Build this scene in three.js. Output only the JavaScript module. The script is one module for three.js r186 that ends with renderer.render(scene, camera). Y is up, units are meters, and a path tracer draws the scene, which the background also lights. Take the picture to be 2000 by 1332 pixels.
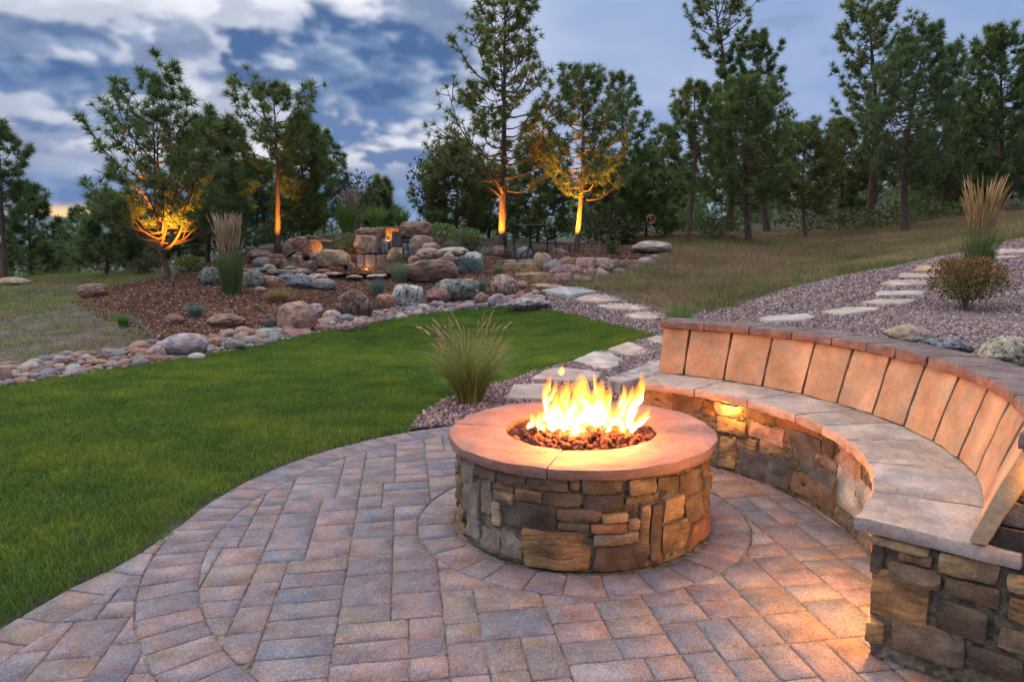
import * as THREE from 'three';
import { mergeGeometries, mergeVertices, toCreasedNormals } from 'three/addons/utils/BufferGeometryUtils.js';

// ---------------------------------------------------------------- camera, sky, sun, exposure
const scene = new THREE.Scene();
const FOC = 1408.6, PITCH = 0.1398, ROLL = -0.0113, EYE = 1.45;
const camera = new THREE.PerspectiveCamera(2 * Math.atan(666 / FOC) * 180 / Math.PI, 1024 / 681, 0.05, 12000);
camera.position.set(0, EYE, 0);
camera.rotation.set(-PITCH, 0, ROLL, 'YXZ');
const renderer = new THREE.WebGLRenderer({ antialias: true });
renderer.toneMapping = THREE.LinearToneMapping;
renderer.toneMappingExposure = 1.72;
renderer.shadowMap.enabled = true;

const V = (x, y, z) => new THREE.Vector3(x, y, z);
const lerp = THREE.MathUtils.lerp, clamp = THREE.MathUtils.clamp, sstep = THREE.MathUtils.smoothstep;
const DEG = Math.PI / 180;
function rng(seed) { let s = (seed * 2654435761) >>> 0 || 1; return () => { s = (s + 0x6d2b79f5) | 0; let t = Math.imul(s ^ (s >>> 15), 1 | s); t = (t + Math.imul(t ^ (t >>> 7), 61 | t)) ^ t; return ((t ^ (t >>> 14)) >>> 0) / 4294967296; }; }
const rr = (R, a, b) => a + (b - a) * R();
const pick = (R, a) => a[Math.floor(R() * a.length) % a.length];
function hash3(x, y, z) { let h = Math.imul(x, 374761393) ^ Math.imul(y, 668265263) ^ Math.imul(z, 2147483647 ^ 0x5bd1e995); h = Math.imul(h ^ (h >>> 13), 1274126177); h ^= h >>> 16; return (h >>> 0) / 4294967296; }
const fade = (t) => t * t * t * (t * (t * 6 - 15) + 10);
function vnoise(x, y, z) {
  const X = Math.floor(x), Y = Math.floor(y), Z = Math.floor(z), u = fade(x - X), v = fade(y - Y), w = fade(z - Z);
  const c = (i, j, k) => hash3(X + i, Y + j, Z + k);
  return lerp(lerp(lerp(c(0, 0, 0), c(1, 0, 0), u), lerp(c(0, 1, 0), c(1, 1, 0), u), v), lerp(lerp(c(0, 0, 1), c(1, 0, 1), u), lerp(c(0, 1, 1), c(1, 1, 1), u), v), w) * 2 - 1;
}
function fbm(x, y, z, n = 4) { let a = 0.5, s = 0; for (let i = 0; i < n; i++) { s += a * vnoise(x, y, z); x = x * 2.03 + 7.1; y = y * 2.03 + 3.7; z = z * 2.03 + 1.3; a *= 0.5; } return s; }

// a measured direction of the photograph (in its 2000-pixel frame) as a direction of the place
function dirOf(px, py) {
  const x0 = (px - 1000) / FOC, y0 = -(py - 666) / FOC, c = Math.cos(ROLL), s = Math.sin(ROLL);
  const x = c * x0 - s * y0, y = s * x0 + c * y0;
  return V(x, y * Math.cos(PITCH) - Math.sin(PITCH), -(Math.cos(PITCH) + y * Math.sin(PITCH)));
}
function atDepth(px, py, d) { const r = dirOf(px, py); return r.multiplyScalar(-d / r.z).add(V(0, EYE, 0)); }
function atHeight(px, py, h) { const r = dirOf(px, py); return r.multiplyScalar((h - EYE) / r.y).add(V(0, EYE, 0)); }

// ---- the sky: broken evening cloud with a band of sunset light far off on the left
{
  const W = 2048, Hh = 1024, data = new Float32Array(W * Hh * 4);
  const toAE = (px, py) => { const d = dirOf(px, py); return [Math.atan2(d.x, -d.z) / DEG, Math.atan2(d.y, Math.hypot(d.x, d.z)) / DEG]; };
  // dark cloud masses: x, y, half width, half height, strength
  const dark = [[250, 150, 260, 95, 0.5], [560, 110, 170, 70, 0.5], [90, 235, 170, 60, 0.45], [470, 235, 130, 40, 0.5], [620, 330, 120, 30, 0.4], [690, 150, 190, 90, 1], [600, 90, 120, 60, 0.55], [790, 205, 75, 38, 1], [835, 60, 90, 60, 0.8], [705, 215, 22, 14, 0.9], [770, 225, 26, 14, 0.9], [655, 228, 14, 10, 0.8],
    [330, 85, 70, 40, 0.85], [450, 25, 30, 40, 0.5], [240, 40, 50, 24, 0.5], [55, 72, 50, 30, 0.9], [150, 88, 60, 34, 0.95], [170, 150, 190, 26, 1], [60, 165, 100, 26, 1], [300, 130, 80, 30, 0.6], [430, 120, 70, 34, 0.6],
    [500, 165, 150, 22, 0.9], [620, 165, 60, 26, 0.9], [190, 240, 75, 26, 0.95], [120, 262, 80, 16, 0.8], [260, 262, 60, 14, 0.6], [420, 190, 60, 36, 0.6], [470, 245, 60, 40, 0.5], [635, 266, 40, 9, 1], [800, 303, 50, 13, 0.95], [745, 190, 60, 18, 1],
    [20, 205, 60, 22, 0.6], [90, 330, 170, 34, 0.7], [120, 372, 170, 30, 0.75], [250, 330, 80, 24, 0.5], [560, 215, 60, 18, 0.6], [600, 300, 60, 10, 0.5], [380, 240, 60, 16, 0.5], [700, 335, 130, 16, 0.5], [760, 370, 120, 40, 0.75], [1530, 48, 45, 14, 0.32], [1600, 108, 22, 6, 0.25]]
    .map(([x, y, w, h, s]) => { const [a, e] = toAE(x, y); return [a, e, w / FOC / DEG, h / FOC / DEG, s]; });
  const [sunA, sunE] = toAE(125, 413);
  for (let r = 0; r < Hh; r++) {
    const el = ((r + 0.5) / Hh - 0.5) * 180, y = Math.sin(el * DEG), ce = Math.cos(el * DEG);
    for (let c = 0; c < W; c++) {
      const rd = ((c + 0.5) / W - 0.5) * 2 * Math.PI, x = Math.cos(rd) * ce, z = Math.sin(rd) * ce;
      let az = Math.atan2(x, -z) / DEG;
      const wrapL = 0.5 + 0.5 * Math.cos((az + 28) * DEG);                         // towards the sunset
      const left = sstep(-az, -8, 16) * sstep(az, -150, -60);
      // clear and thinly veiled air
      const up = clamp(el / 90, 0, 1);
      const hazeK = Math.exp(-Math.max(el, 0) / 7);
      let R0 = lerp(0.185, 0.39, hazeK), G0 = lerp(0.285, 0.43, hazeK), B0 = lerp(0.51, 0.58, hazeK);
      const k = 1 / Math.max(y + 0.10, 0.05), n1 = fbm(x * k * 1.5 + 9, z * k * 1.5, 2.2, 5), n2 = fbm(x * k * 4 + 3, z * k * 4, 7.7, 4), n3 = fbm(az * 0.20 + el * 0.13 + 40, el * 0.40 - az * 0.07 + 0.8 * n2, 5.5 + az * 0.11, 6), n4 = fbm(az * 0.5 - el * 0.5 + 9 + n3, el * 1.1 + az * 0.25, 2.5 + el * 0.4, 6);
      // white, lit cloud: thick on the left, thin veil to the right and overhead
      const white = clamp(left * 1.05 + 0.25 * (n1 + 0.15) * (1 - left) + (wrapL - 0.7) * 0.2, 0, 1) * sstep(el, 0.5, 5);
      const warm = hazeK * left;
      R0 = lerp(R0, 0.75 + 0.08 * warm, white); G0 = lerp(G0, 0.76, white); B0 = lerp(B0, 0.815 - 0.06 * warm, white);
      const low = left * (1 - sstep(el + 0.9 * n2, 3.2, 6.2)); R0 = lerp(R0, 0.155, low); G0 = lerp(G0, 0.285, low); B0 = lerp(B0, 0.49, low);
      // dark undersides
      let dk = 0;
      if (az > -60 && az < 45 && el > -1 && el < 24) {
        const wx = az + 2.4 * n3 + 1.0 * n4, wy = el + 1.0 * n3 + 0.5 * n4;
        for (const [a, e, w, h, s] of dark) { const q = ((wx - a) / w) ** 2 + ((wy - e) / h) ** 2; if (q < 4) dk = Math.max(dk, s * sstep(1.7 + 1.8 * n3 + 1.2 * n4 - q, -0.35, 1.15)); }
      }
      const roam = sstep(el, 18, 26) + sstep(Math.abs(az), 36, 50);
      dk = Math.max(dk, 0.8 * clamp(roam, 0, 1) * sstep(n1 * 1.3 + n2 * 0.5, 0.06, 0.4) * lerp(1, 0.45, sstep(el, 30, 70)));
      dk *= sstep(el, 0, 1.5);
      const inside = clamp(0.66 + n3 * 1.0 + n4 * 1.1, 0, 1), vk = (n3 * 0.22 + n4 * 0.14) * white; R0 *= 1 + vk; G0 *= 1 + vk; B0 *= 1 + 0.7 * vk;
      R0 = lerp(R0, 0.06 + 0.16 * (1 - inside), dk); G0 = lerp(G0, 0.12 + 0.18 * (1 - inside), dk); B0 = lerp(B0, 0.26 + 0.19 * (1 - inside), dk);
      // the slot of sunset under the cloud
      const gl = clamp(1.2 * Math.exp(-(((az - sunA - 0.8 * n4) / 2.4) ** 2)) * Math.exp(-(((el - sunE + 0.1 + 0.25 * n4) / 0.45) ** 2)), 0, 1);
      R0 = lerp(R0, 1.3, gl); G0 = lerp(G0, 0.76, gl); B0 = lerp(B0, 0.20, gl);
      // an overcast dome is brighter overhead than at its foot
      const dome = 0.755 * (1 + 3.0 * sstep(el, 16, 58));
      const o = (r * W + c) * 4;
      const hi = sstep(el, 17, 60); const gr = 0.3 * R0 + 0.6 * G0 + 0.1 * B0; R0 = lerp(R0, 0.2 * R0 + 0.88 * gr, hi); G0 = lerp(G0, 0.2 * G0 + 0.785 * gr, hi); B0 = lerp(B0, 0.2 * B0 + 0.72 * gr, hi);
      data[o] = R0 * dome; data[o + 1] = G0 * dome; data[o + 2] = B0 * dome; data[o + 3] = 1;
    }
  }
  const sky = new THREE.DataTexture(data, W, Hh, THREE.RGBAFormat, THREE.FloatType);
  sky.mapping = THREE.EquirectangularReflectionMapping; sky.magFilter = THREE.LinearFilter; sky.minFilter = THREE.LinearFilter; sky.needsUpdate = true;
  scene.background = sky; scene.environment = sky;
}
// the last of the sun, low behind the left-hand trees
{
  const sun = new THREE.DirectionalLight(0xffd9b0, 0.25);
  sun.name = 'sun';
  sun.position.set(-58, 16, -92); sun.target.position.set(0, 0, -8);
  sun.castShadow = true; sun.shadow.radius = 24;
  Object.assign(sun.shadow.camera, { left: -40, right: 40, top: 40, bottom: -40, near: 1, far: 250 });
  scene.add(sun, sun.target);
}

// ---------------------------------------------------------------- textures and materials
function ptile(x, y, per, seed) {
  const X = Math.floor(x), Y = Math.floor(y), u = fade(x - X), v = fade(y - Y), w = (i) => ((i % per) + per) % per;
  return lerp(lerp(hash3(w(X), w(Y), seed), hash3(w(X + 1), w(Y), seed), u), lerp(hash3(w(X), w(Y + 1), seed), hash3(w(X + 1), w(Y + 1), seed), u), v) * 2 - 1;
}
function pf(u, v, f, seed, n = 4) { let a = 0.55, s = 0; for (let i = 0; i < n; i++) { s += a * ptile(u * f, v * f, f, seed + i * 17); f *= 2; a *= 0.55; } return s; }
function tex(N, fn, srgb = true) {
  const d = new Uint8Array(N * N * 4);
  for (let j = 0; j < N; j++) for (let i = 0; i < N; i++) { const c = fn(i / N, j / N), o = (j * N + i) * 4; for (let k = 0; k < 3; k++) d[o + k] = clamp(Math.round((c.length ? c[k] : c) * 255), 0, 255); d[o + 3] = 255; }
  const t = new THREE.DataTexture(d, N, N, THREE.RGBAFormat);
  t.wrapS = t.wrapT = THREE.RepeatWrapping; t.magFilter = THREE.LinearFilter; t.minFilter = THREE.LinearMipmapLinearFilter; t.generateMipmaps = true;
  if (srgb) t.colorSpace = THREE.SRGBColorSpace;
  t.needsUpdate = true; return t;
}
// each pattern: [colour, height]; one repeat covers `size` metres
const TEX = {};
function pattern(name, size, N, col, hgt) { TEX[name] = { size, map: tex(N, col), bump: tex(Math.min(N, 512), hgt || ((u, v) => { const c = col(u, v); return c.length ? (c[0] + c[1] + c[2]) / 3 : c; }), false) }; }
pattern('paver', 0.5, 512, (u, v) => { const g = pf(u, v, 96, 3, 2) * 0.20, m = pf(u, v, 5, 11, 4) * 0.16, p = ptile(u * 170, v * 170, 170, 5) > 0.72 ? 0.16 : 0, q = ptile(u * 128, v * 128, 128, 77) < -0.78 ? -0.2 : 0, t = pf(u, v, 7, 41, 3) * 0.09; const b = 0.80 + g + m + p + q; return [b + t, b - 0.01, b - t * 0.9]; },
  (u, v) => 0.6 + 0.35 * pf(u, v, 90, 3, 2) + 0.2 * pf(u, v, 9, 31, 3));
pattern('cast', 0.7, 512, (u, v) => { const m = pf(u, v, 3, 21, 5) * 0.24, g = pf(u, v, 64, 8, 3) * 0.07, s = pf(u, v, 7, 66, 4) * 0.08; const b = 0.84 + m + g; return [b + s, b, b - s * 0.8]; },
  (u, v) => 0.55 + 0.35 * pf(u, v, 7, 22, 5) + 0.22 * pf(u, v, 48, 8, 3));
pattern('seat', 0.8, 512, (u, v) => { const w1 = pf(u, v, 4, 13, 4), f = ptile(u * 6 + 2.2 * w1, v * 46 + 5 * w1, 46, 19) * 0.6 + ptile(u * 11 + 3 * w1, v * 92 + 7 * w1, 92, 23) * 0.4, m = pf(u, v, 4, 29, 5) * 0.2, g = pf(u, v, 70, 7, 2) * 0.1, s = pf(u, v, 5, 67, 4) * 0.06; const b = 0.86 + f * 0.06 + m + g; return [b + s, b, b - s]; }, (u, v) => 0.5 + 0.4 * pf(u, v, 6, 14, 5) + 0.15 * pf(u, v, 60, 18, 2));
pattern('rock', 0.6, 512, (u, v) => { const m = pf(u, v, 4, 31, 5) * 0.28, g = pf(u, v, 80, 2, 2) * 0.16, s = pf(u, v, 6, 55, 3) * 0.07; const b = 0.80 + m + g; return [b + s, b, b - s]; },
  (u, v) => 0.5 + 0.5 * pf(u, v, 8, 32, 6));
pattern('strata', 0.5, 512, (u, v) => { const l = ptile(u * 3, v * 14 + 1.6 * pf(u, v, 3, 45, 3), 14, 71) * 0.10, f = ptile(u * 7, v * 60 + 2 * pf(u, v, 3, 46, 2), 60, 9) * 0.07, m = pf(u, v, 5, 47, 5) * 0.26 + pf(u, v, 60, 49, 2) * 0.12; const b = 0.82 + l + f + m; return [b, b - 0.02 - m * 0.1, b - 0.05 - m * 0.2]; },
  (u, v) => 0.5 + 0.3 * ptile(u * 5, v * 48 + 3 * pf(u, v, 3, 46, 2), 48, 9) + 0.4 * pf(u, v, 10, 48, 5));
pattern('lichen', 0.6, 512, (u, v) => { const m = pf(u, v, 7, 91, 5), g = pf(u, v, 60, 92, 2) * 0.14, d = pf(u, v, 11, 95, 4); let b = 0.74 + g; if (m > 0.16) b += 0.22; if (d > 0.22) b -= 0.34; return [b, b + 0.01, b - 0.02]; });
pattern('bark', 0.5, 512, (u, v) => { const p = pf(u, v * 1, 8, 101, 4), f = Math.abs(ptile(u * 12, v * 4 + p * 1.6, 12, 103)); const b = 0.62 + 0.3 * f + 0.18 * pf(u, v, 30, 104, 3); return f < 0.14 ? [b * 0.42, b * 0.42, b * 0.45] : [b, b * 0.96, b * 0.92]; });
pattern('soil', 1.2, 512, (u, v) => { const m = pf(u, v, 5, 111, 5) * 0.25, g = pf(u, v, 60, 112, 3) * 0.35; return 0.68 + m + g; });
const mats = new Map();
function mat(rgb, t = 'rock', o = {}) {
  const key = [rgb.map((x) => x.toFixed(3)), t, JSON.stringify(o)].join('|');
  if (mats.has(key)) return mats.get(key);
  const { physical, bump = 0.004, ...rest } = o, m = new (physical ? THREE.MeshPhysicalMaterial : THREE.MeshStandardMaterial)({ roughness: 0.9, ...rest });
  m.color.setRGB(...rgb);
  if (t) { m.map = TEX[t].map; m.bumpMap = TEX[t].bump; m.bumpScale = bump; }
  mats.set(key, m); return m;
}
const leafMats = new Map();
function leafMat(rgb = [1, 1, 1], o = {}) {
  const key = rgb.join() + JSON.stringify(o);
  if (!leafMats.has(key)) { const m = new THREE.MeshPhysicalMaterial({ roughness: 0.75, side: THREE.DoubleSide, transmission: 0.3, thickness: 0, specularIntensity: 0.15, ...o }); m.color.setRGB(...rgb); leafMats.set(key, m); }
  return leafMats.get(key);
}

// ---------------------------------------------------------------- naming and parenting
const taken = new Map();
function numbered(name) { const n = taken.get(name) ?? 0; taken.set(name, n + 1); return n ? name + '_' + String(n).padStart(3, '0') : name; }
function tag(o, label, category, group, kind) { if (label) o.userData.label = label; if (category) o.userData.category = category; if (group) o.userData.group = group; if (kind) o.userData.kind = kind; return o; }
function shade(o) { o.castShadow = o.receiveShadow = true; return o; }
function obj(name, geo, material, parent = scene) { const m = shade(new THREE.Mesh(geo, material)); m.name = numbered(name); parent.add(m); return m; }
function thing(name, label, category, p, turn = 0, group) { const g = new THREE.Group(); g.name = numbered(name); if (p) g.position.copy(p); g.rotation.y = turn; scene.add(g); return tag(g, label, category, group); }
function structure(name, geo, material) { return tag(obj(name, geo, material), null, null, null, 'structure'); }
function stuff(o) { o.userData.kind = 'stuff'; return o; }
const M4 = () => new THREE.Matrix4();
function instances(name, geo, material, list, parent = scene) {       // list of {p, q, s, c}
  const m = new THREE.InstancedMesh(geo, material, list.length), t = M4(), c = new THREE.Color();
  list.forEach((e, i) => { t.compose(e.p, e.q, e.s); m.setMatrixAt(i, t); if (e.c) m.setColorAt(i, c.setRGB(...e.c)); });
  m.name = numbered(name); shade(m); parent.add(m); return m;
}
const qY = (a) => new THREE.Quaternion().setFromAxisAngle(V(0, 1, 0), a);
const qTo = (d, spin = 0) => new THREE.Quaternion().setFromUnitVectors(V(0, 1, 0), d.clone().normalize()).multiply(qY(spin));

// ---------------------------------------------------------------- geometry helpers
function boxUV(g, size = 1, ou = 0, ov = 0, src) {                       // uv in metres over the side each face points to
  g = g.index ? g.toNonIndexed() : g;
  const p = (src || g.attributes.position), n = g.attributes.position.count, uv = new Float32Array(n * 2), a = V(), b = V(), c = V();
  for (let i = 0; i < n; i += 3) {
    a.fromBufferAttribute(p, i); b.fromBufferAttribute(p, i + 1); c.fromBufferAttribute(p, i + 2);
    const nn = b.clone().sub(a).cross(c.clone().sub(a)), x = Math.abs(nn.x), y = Math.abs(nn.y), z = Math.abs(nn.z);
    [a, b, c].forEach((q, k) => { const [U, W] = y >= x && y >= z ? [q.x, q.z] : x >= z ? [q.z, q.y] : [q.x, q.y]; uv[(i + k) * 2] = (U + ou) / size; uv[(i + k) * 2 + 1] = (W + ov) / size; });
  }
  g.setAttribute('uv', new THREE.BufferAttribute(uv, 2)); return g;
}
function weld(g) { g.deleteAttribute('uv'); g.deleteAttribute('normal'); return mergeVertices(g, 1e-5); }
// a rough-hewn block of size (sx, sy, sz) with rounded edges, then carried through `map`
function block(sx, sy, sz, { r = 0.01, n = [4, 2, 4], rough = 0, freq = 9, seed = 1, map, tile = 0.6, skew } = {}) {
  let g = weld(new THREE.BoxGeometry(sx, sy, sz, ...n));
  const p = g.attributes.position, h = V(sx / 2, sy / 2, sz / 2), q = V(), c = V(), d = V();
  r = Math.min(r, h.x * 0.98, h.y * 0.98, h.z * 0.98);
  for (let i = 0; i < p.count; i++) {
    q.fromBufferAttribute(p, i);
    c.set(clamp(q.x, -h.x + r, h.x - r), clamp(q.y, -h.y + r, h.y - r), clamp(q.z, -h.z + r, h.z - r)); d.copy(q).sub(c);
    if (d.lengthSq() > 1e-12) { d.normalize(); q.copy(c).addScaledVector(d, r + (rough ? rough * fbm(q.x * freq + seed * 3.1, q.y * freq + seed, q.z * freq - seed, 3) : 0)); }
    if (skew) skew(q, h);
    p.setXYZ(i, q.x, q.y, q.z);
  }
  const flat = g.toNonIndexed().attributes.position.clone();
  if (map) for (let i = 0; i < p.count; i++) { q.fromBufferAttribute(p, i); map(q); p.setXYZ(i, q.x, q.y, q.z); }
  g.computeVertexNormals(); g = toCreasedNormals(g, 0.7);
  return boxUV(g, tile, seed * 0.37, seed * 0.61, flat);
}
function rockGeo(seed, { detail = 7, angular = 0, lump = 0.22, tile = 0.6, sx = 1, sy = 1, sz = 1, planes = 10, boxy = 0 } = {}) {
  const R = rng(seed * 7 + 3); let g = weld(new THREE.IcosahedronGeometry(1, detail > 5 ? detail + 4 : detail));
  const p = g.attributes.position, q = V(), cuts = [];
  for (let i = 0; i < planes; i++) { const u = V(rr(R, -1, 1), rr(R, -0.7, 1), rr(R, -1, 1)).normalize(); cuts.push([u, rr(R, 0.62, 0.9)]); }
  for (let i = 0; i < p.count; i++) {
    q.fromBufferAttribute(p, i);
    const e = q.clone();
    q.multiplyScalar(1 + lump * fbm(e.x * 1.1 + seed, e.y * 1.1, e.z * 1.1, 3));
    if (angular) if (boxy) { const tl = [[1, 0.08, 0.05], [-1, 0.1, -0.06], [0.07, 1, 0.05], [0.05, -1, 0.1], [0.06, -0.05, 1], [0.08, 0.04, -1]]; tl.forEach((t, k) => cuts.unshift([V(t[0] + rr(R, -0.1, 0.1), t[1] + rr(R, -0.08, 0.08), t[2] + rr(R, -0.1, 0.1)).normalize(), rr(R, 0.6, 0.7)])); boxy = 0; }
    for (const [u, d] of cuts) { const k = q.dot(u) - d; if (k > 0) q.addScaledVector(u, -k * angular); }
    q.multiplyScalar(1 + (angular ? 0.10 : 0.045) * fbm(e.x * 3.4 + seed, e.y * 3.4, e.z * 3.4, 4) + (angular ? 0.05 : 0.012) * Math.abs(fbm(e.x * 9 + seed, e.y * 9, e.z * 9, 3)));
    p.setXYZ(i, q.x * sx, q.y * sy, q.z * sz);
  }
  g.computeVertexNormals(); if (angular > 0.5) g = toCreasedNormals(g, 0.55);
  return boxUV(g, tile, seed * 0.3, seed * 0.7);
}
function tube(pts, radii, sides = 7, cap = true) {                        // tapered tube through pts
  const pos = [], idx = [], uv = []; let up = V(0.3, 0.1, 0.95), len = 0;
  pts.forEach((p, i) => {
    const t = (pts[Math.min(i + 1, pts.length - 1)]).clone().sub(pts[Math.max(i - 1, 0)]).normalize(), a = up.clone().cross(t).normalize(), b = t.clone().cross(a); up = b.clone();
    if (i) len += p.distanceTo(pts[i - 1]);
    for (let k = 0; k <= sides; k++) { const w = (k / sides) * Math.PI * 2, o = a.clone().multiplyScalar(Math.cos(w)).addScaledVector(b, Math.sin(w)).multiplyScalar(radii[i]).add(p); pos.push(o.x, o.y, o.z); uv.push((k / sides) * Math.max(1, Math.round(radii[0] * 12)), len / 0.5); }
  });
  const m = sides + 1;
  for (let i = 0; i < pts.length - 1; i++) for (let k = 0; k < sides; k++) { const a = i * m + k, b = a + m; idx.push(a, a + 1, b, a + 1, b + 1, b); }
  if (cap) for (const [row, f] of [[0, 1], [pts.length - 1, 0]]) for (let k = 1; k < sides - 1; k++) { const a = row * m; f ? idx.push(a, a + k + 1, a + k) : idx.push(a, a + k, a + k + 1); }
  const g = new THREE.BufferGeometry(); g.setAttribute('position', new THREE.Float32BufferAttribute(pos, 3)); g.setAttribute('uv', new THREE.Float32BufferAttribute(uv, 2)); g.setIndex(idx); g.computeVertexNormals(); return g;
}
function tris(pos, col) { const g = new THREE.BufferGeometry(); g.setAttribute('position', new THREE.Float32BufferAttribute(pos, 3)); if (col) g.setAttribute('color', new THREE.Float32BufferAttribute(col, 3)); g.computeVertexNormals(); return g; }
function tint(g, c) { const n = g.attributes.position.count, a = new Float32Array(n * 3); for (let i = 0; i < n; i++) a.set(c, i * 3); g.setAttribute('color', new THREE.BufferAttribute(a, 3)); return g; }
// ---------------------------------------------------------------- the lie of the land
const PIT = V(0.352, 0, -3.63), BEN = V(0.037, 0, -3.414);              // centres of the fire pit and of the curved bench
const CTRL = [];
{
  const px = [[0, 757, 7.1, 0], [350, 690, 9.3, 0], [600, 655, 11, 0], [860, 607, 14.2], [1020, 602, 14], [1080, 607, 13.6], [1275, 657, 10.7], [1235, 686, 9.3], [1105, 738, 7.6],
    [1105, 572, 15], [1160, 585, 14.2], [1220, 600, 13.2], [1265, 617, 12.3], [1330, 618, 11], [1430, 609, 10.2],
    [315, 675, 9.9], [500, 654, 11.3], [155, 592, 13], [330, 543, 16], [450, 572, 14], [240, 556, 15.5], [410, 625, 12], [560, 600, 13.3], [700, 565, 15.5], [640, 545, 16.5], [722, 530, 17.2], [840, 548, 16.5], [930, 545, 16.5], [1000, 572, 15.4],
    [0, 712, 8.2], [100, 650, 10.5], [0, 600, 14], [100, 545, 20], [0, 548, 20], [-300, 600, 13], [220, 533, 21],
    [620, 490, 18.8], [760, 447, 20], [830, 470, 19.8], [900, 490, 19.6], [540, 494, 18.8], [980, 490, 21], [1030, 508, 19.6], [1050, 557, 17],
    [1540, 625, 8.5], [1660, 611, 8.8], [1740, 593, 9.3], [1757, 577, 9.9], [1766, 555, 10.7], [1785, 542, 11.3], [1810, 525, 12], [1950, 490, 13], [1883, 612, 8.8], [1905, 567, 10], [1700, 530, 12.5], [1990, 462, 14.5], [2300, 400, 15],
    [1300, 500, 20], [1300, 560, 15.5], [1450, 482, 22], [1650, 472, 24], [1650, 522, 17], [1770, 455, 25], [1950, 424, 26], [1880, 472, 18], [1845, 690, 5.8], [1965, 712, 5.4],
    [1300, 462, 27], [1700, 442, 33], [1990, 402, 33], [600, 472, 28], [790, 452, 26], [400, 500, 26], [1130, 470, 27]];
  for (const [x, y, d, h] of px) { const p = h === undefined ? atDepth(x, y, d) : atHeight(x, y, h); CTRL.push([p.x, p.z, p.y]); }
  CTRL.push([0, 0, 0], [-2, -2.6, 0], [-4, -3, 0], [0.3, -5.6, 0], [-2, -6, 0], [-5, -6, 0], [0.8, -7.5, 0], [1.2, -6.2, 0], [2, -10, 0.02], [-30, -40, -3], [-60, -60, -10], [0, -60, 1], [30, -60, 5], [60, -60, 8], [60, -10, 6], [-60, -10, -2], [-30, -10, 0], [0, 12, 0], [-20, 12, 0], [20, 12, 1], [40, 0, 3.5], [4.4, -1.6, 0.6], [5.5, -3, 0.62], [-8, -60, 0.0]);
}
const tps = (() => {                                                     // a thin plate through the measured heights
  const n = CTRL.length, N = n + 3, A = Array.from({ length: N }, () => new Float64Array(N + 1)), U = (d2) => d2 < 1e-9 ? 0 : d2 * Math.log(d2) * 0.5;
  for (let i = 0; i < n; i++) {
    for (let j = 0; j < n; j++) A[i][j] = U((CTRL[i][0] - CTRL[j][0]) ** 2 + (CTRL[i][1] - CTRL[j][1]) ** 2);
    A[i][i] += 0.6; A[i][n] = A[n][i] = 1; A[i][n + 1] = A[n + 1][i] = CTRL[i][0]; A[i][n + 2] = A[n + 2][i] = CTRL[i][1]; A[i][N] = CTRL[i][2];
  }
  for (let c = 0; c < N; c++) {
    let b = c; for (let r = c + 1; r < N; r++) if (Math.abs(A[r][c]) > Math.abs(A[b][c])) b = r;
    const t = A[c]; A[c] = A[b]; A[b] = t;
    for (let r = 0; r < N; r++) if (r !== c) { const f = A[r][c] / A[c][c]; if (f) for (let k = c; k <= N; k++) A[r][k] -= f * A[c][k]; }
  }
  const w = A.map((row, i) => row[N] / row[i]);
  return (x, z) => { let s = w[n] + w[n + 1] * x + w[n + 2] * z; for (let i = 0; i < n; i++) s += w[i] * U((x - CTRL[i][0]) ** 2 + (z - CTRL[i][1]) ** 2); return s; };
})();
function benPolar(x, z) { const dx = x - BEN.x, dz = z - BEN.z; return [Math.atan2(-dz, dx) / DEG, Math.hypot(dx, dz)]; }
function ground(x, z) {
  const r = Math.hypot(x, z);
  const far = r > 55 ? lerp(-45, 7, sstep(Math.atan2(x, -z) / DEG, -4, 22)) : 0;
  if (r > 130) return far;
  let h = tps(x, z);
  const [a, rb] = benPolar(x, z), rp = Math.hypot(x - PIT.x, z - PIT.z);
  let flat = 1 - sstep(rp, 2.2, 3.4);                                    // patio and the lawn at its edge
  if (a > -47 && a < 61) flat = rb < 2.1 ? 1 : 0;
  else if (a >= 61 && a < 75) flat = Math.max(flat * sstep(a, 61, 75), rb < 2.1 ? 1 : 0);
  else if (a <= -47 && z > -4.2) flat = Math.max(flat, 1 - sstep(rb, 3.2, 4.6));
  if (z > -2.4 && Math.abs(x) < 2.4) flat = 1;
  h *= 1 - flat;
  if (r < 11 && x < 1.2) h *= sstep(r, 7, 11);
  return r > 55 ? lerp(h, far, sstep(r, 55, 130)) : h;
}
function G(px, py) {                                                     // where a measured direction meets the ground
  const d = dirOf(px, py); d.multiplyScalar(-1 / d.z); let a = 1.5;
  for (let t = 1.5; t < 120; t += 0.15) { if (EYE + d.y * t < ground(d.x * t, -t)) { let lo = a, hi = t; for (let i = 0; i < 12; i++) { const m = (lo + hi) / 2; EYE + d.y * m < ground(d.x * m, -m) ? hi = m : lo = m; } a = hi; return V(d.x * a, ground(d.x * a, -a), -a); } a = t; }
  return V(d.x * 40, ground(d.x * 40, -40), -40);
}
function onGround(px, py, d) { const p = atDepth(px, py, d); p.y = ground(p.x, p.z); return p; }
const poly = (...pts) => pts.map(([x, y]) => { const p = G(x, y); return [p.x, p.z]; });
function inside(P, x, z) { let k = false; for (let i = 0, j = P.length - 1; i < P.length; j = i++) { const [a, b] = P[i], [c, d] = P[j]; if ((b > z) !== (d > z) && x < ((c - a) * (z - b)) / (d - b) + a) k = !k; } return k; }
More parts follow.
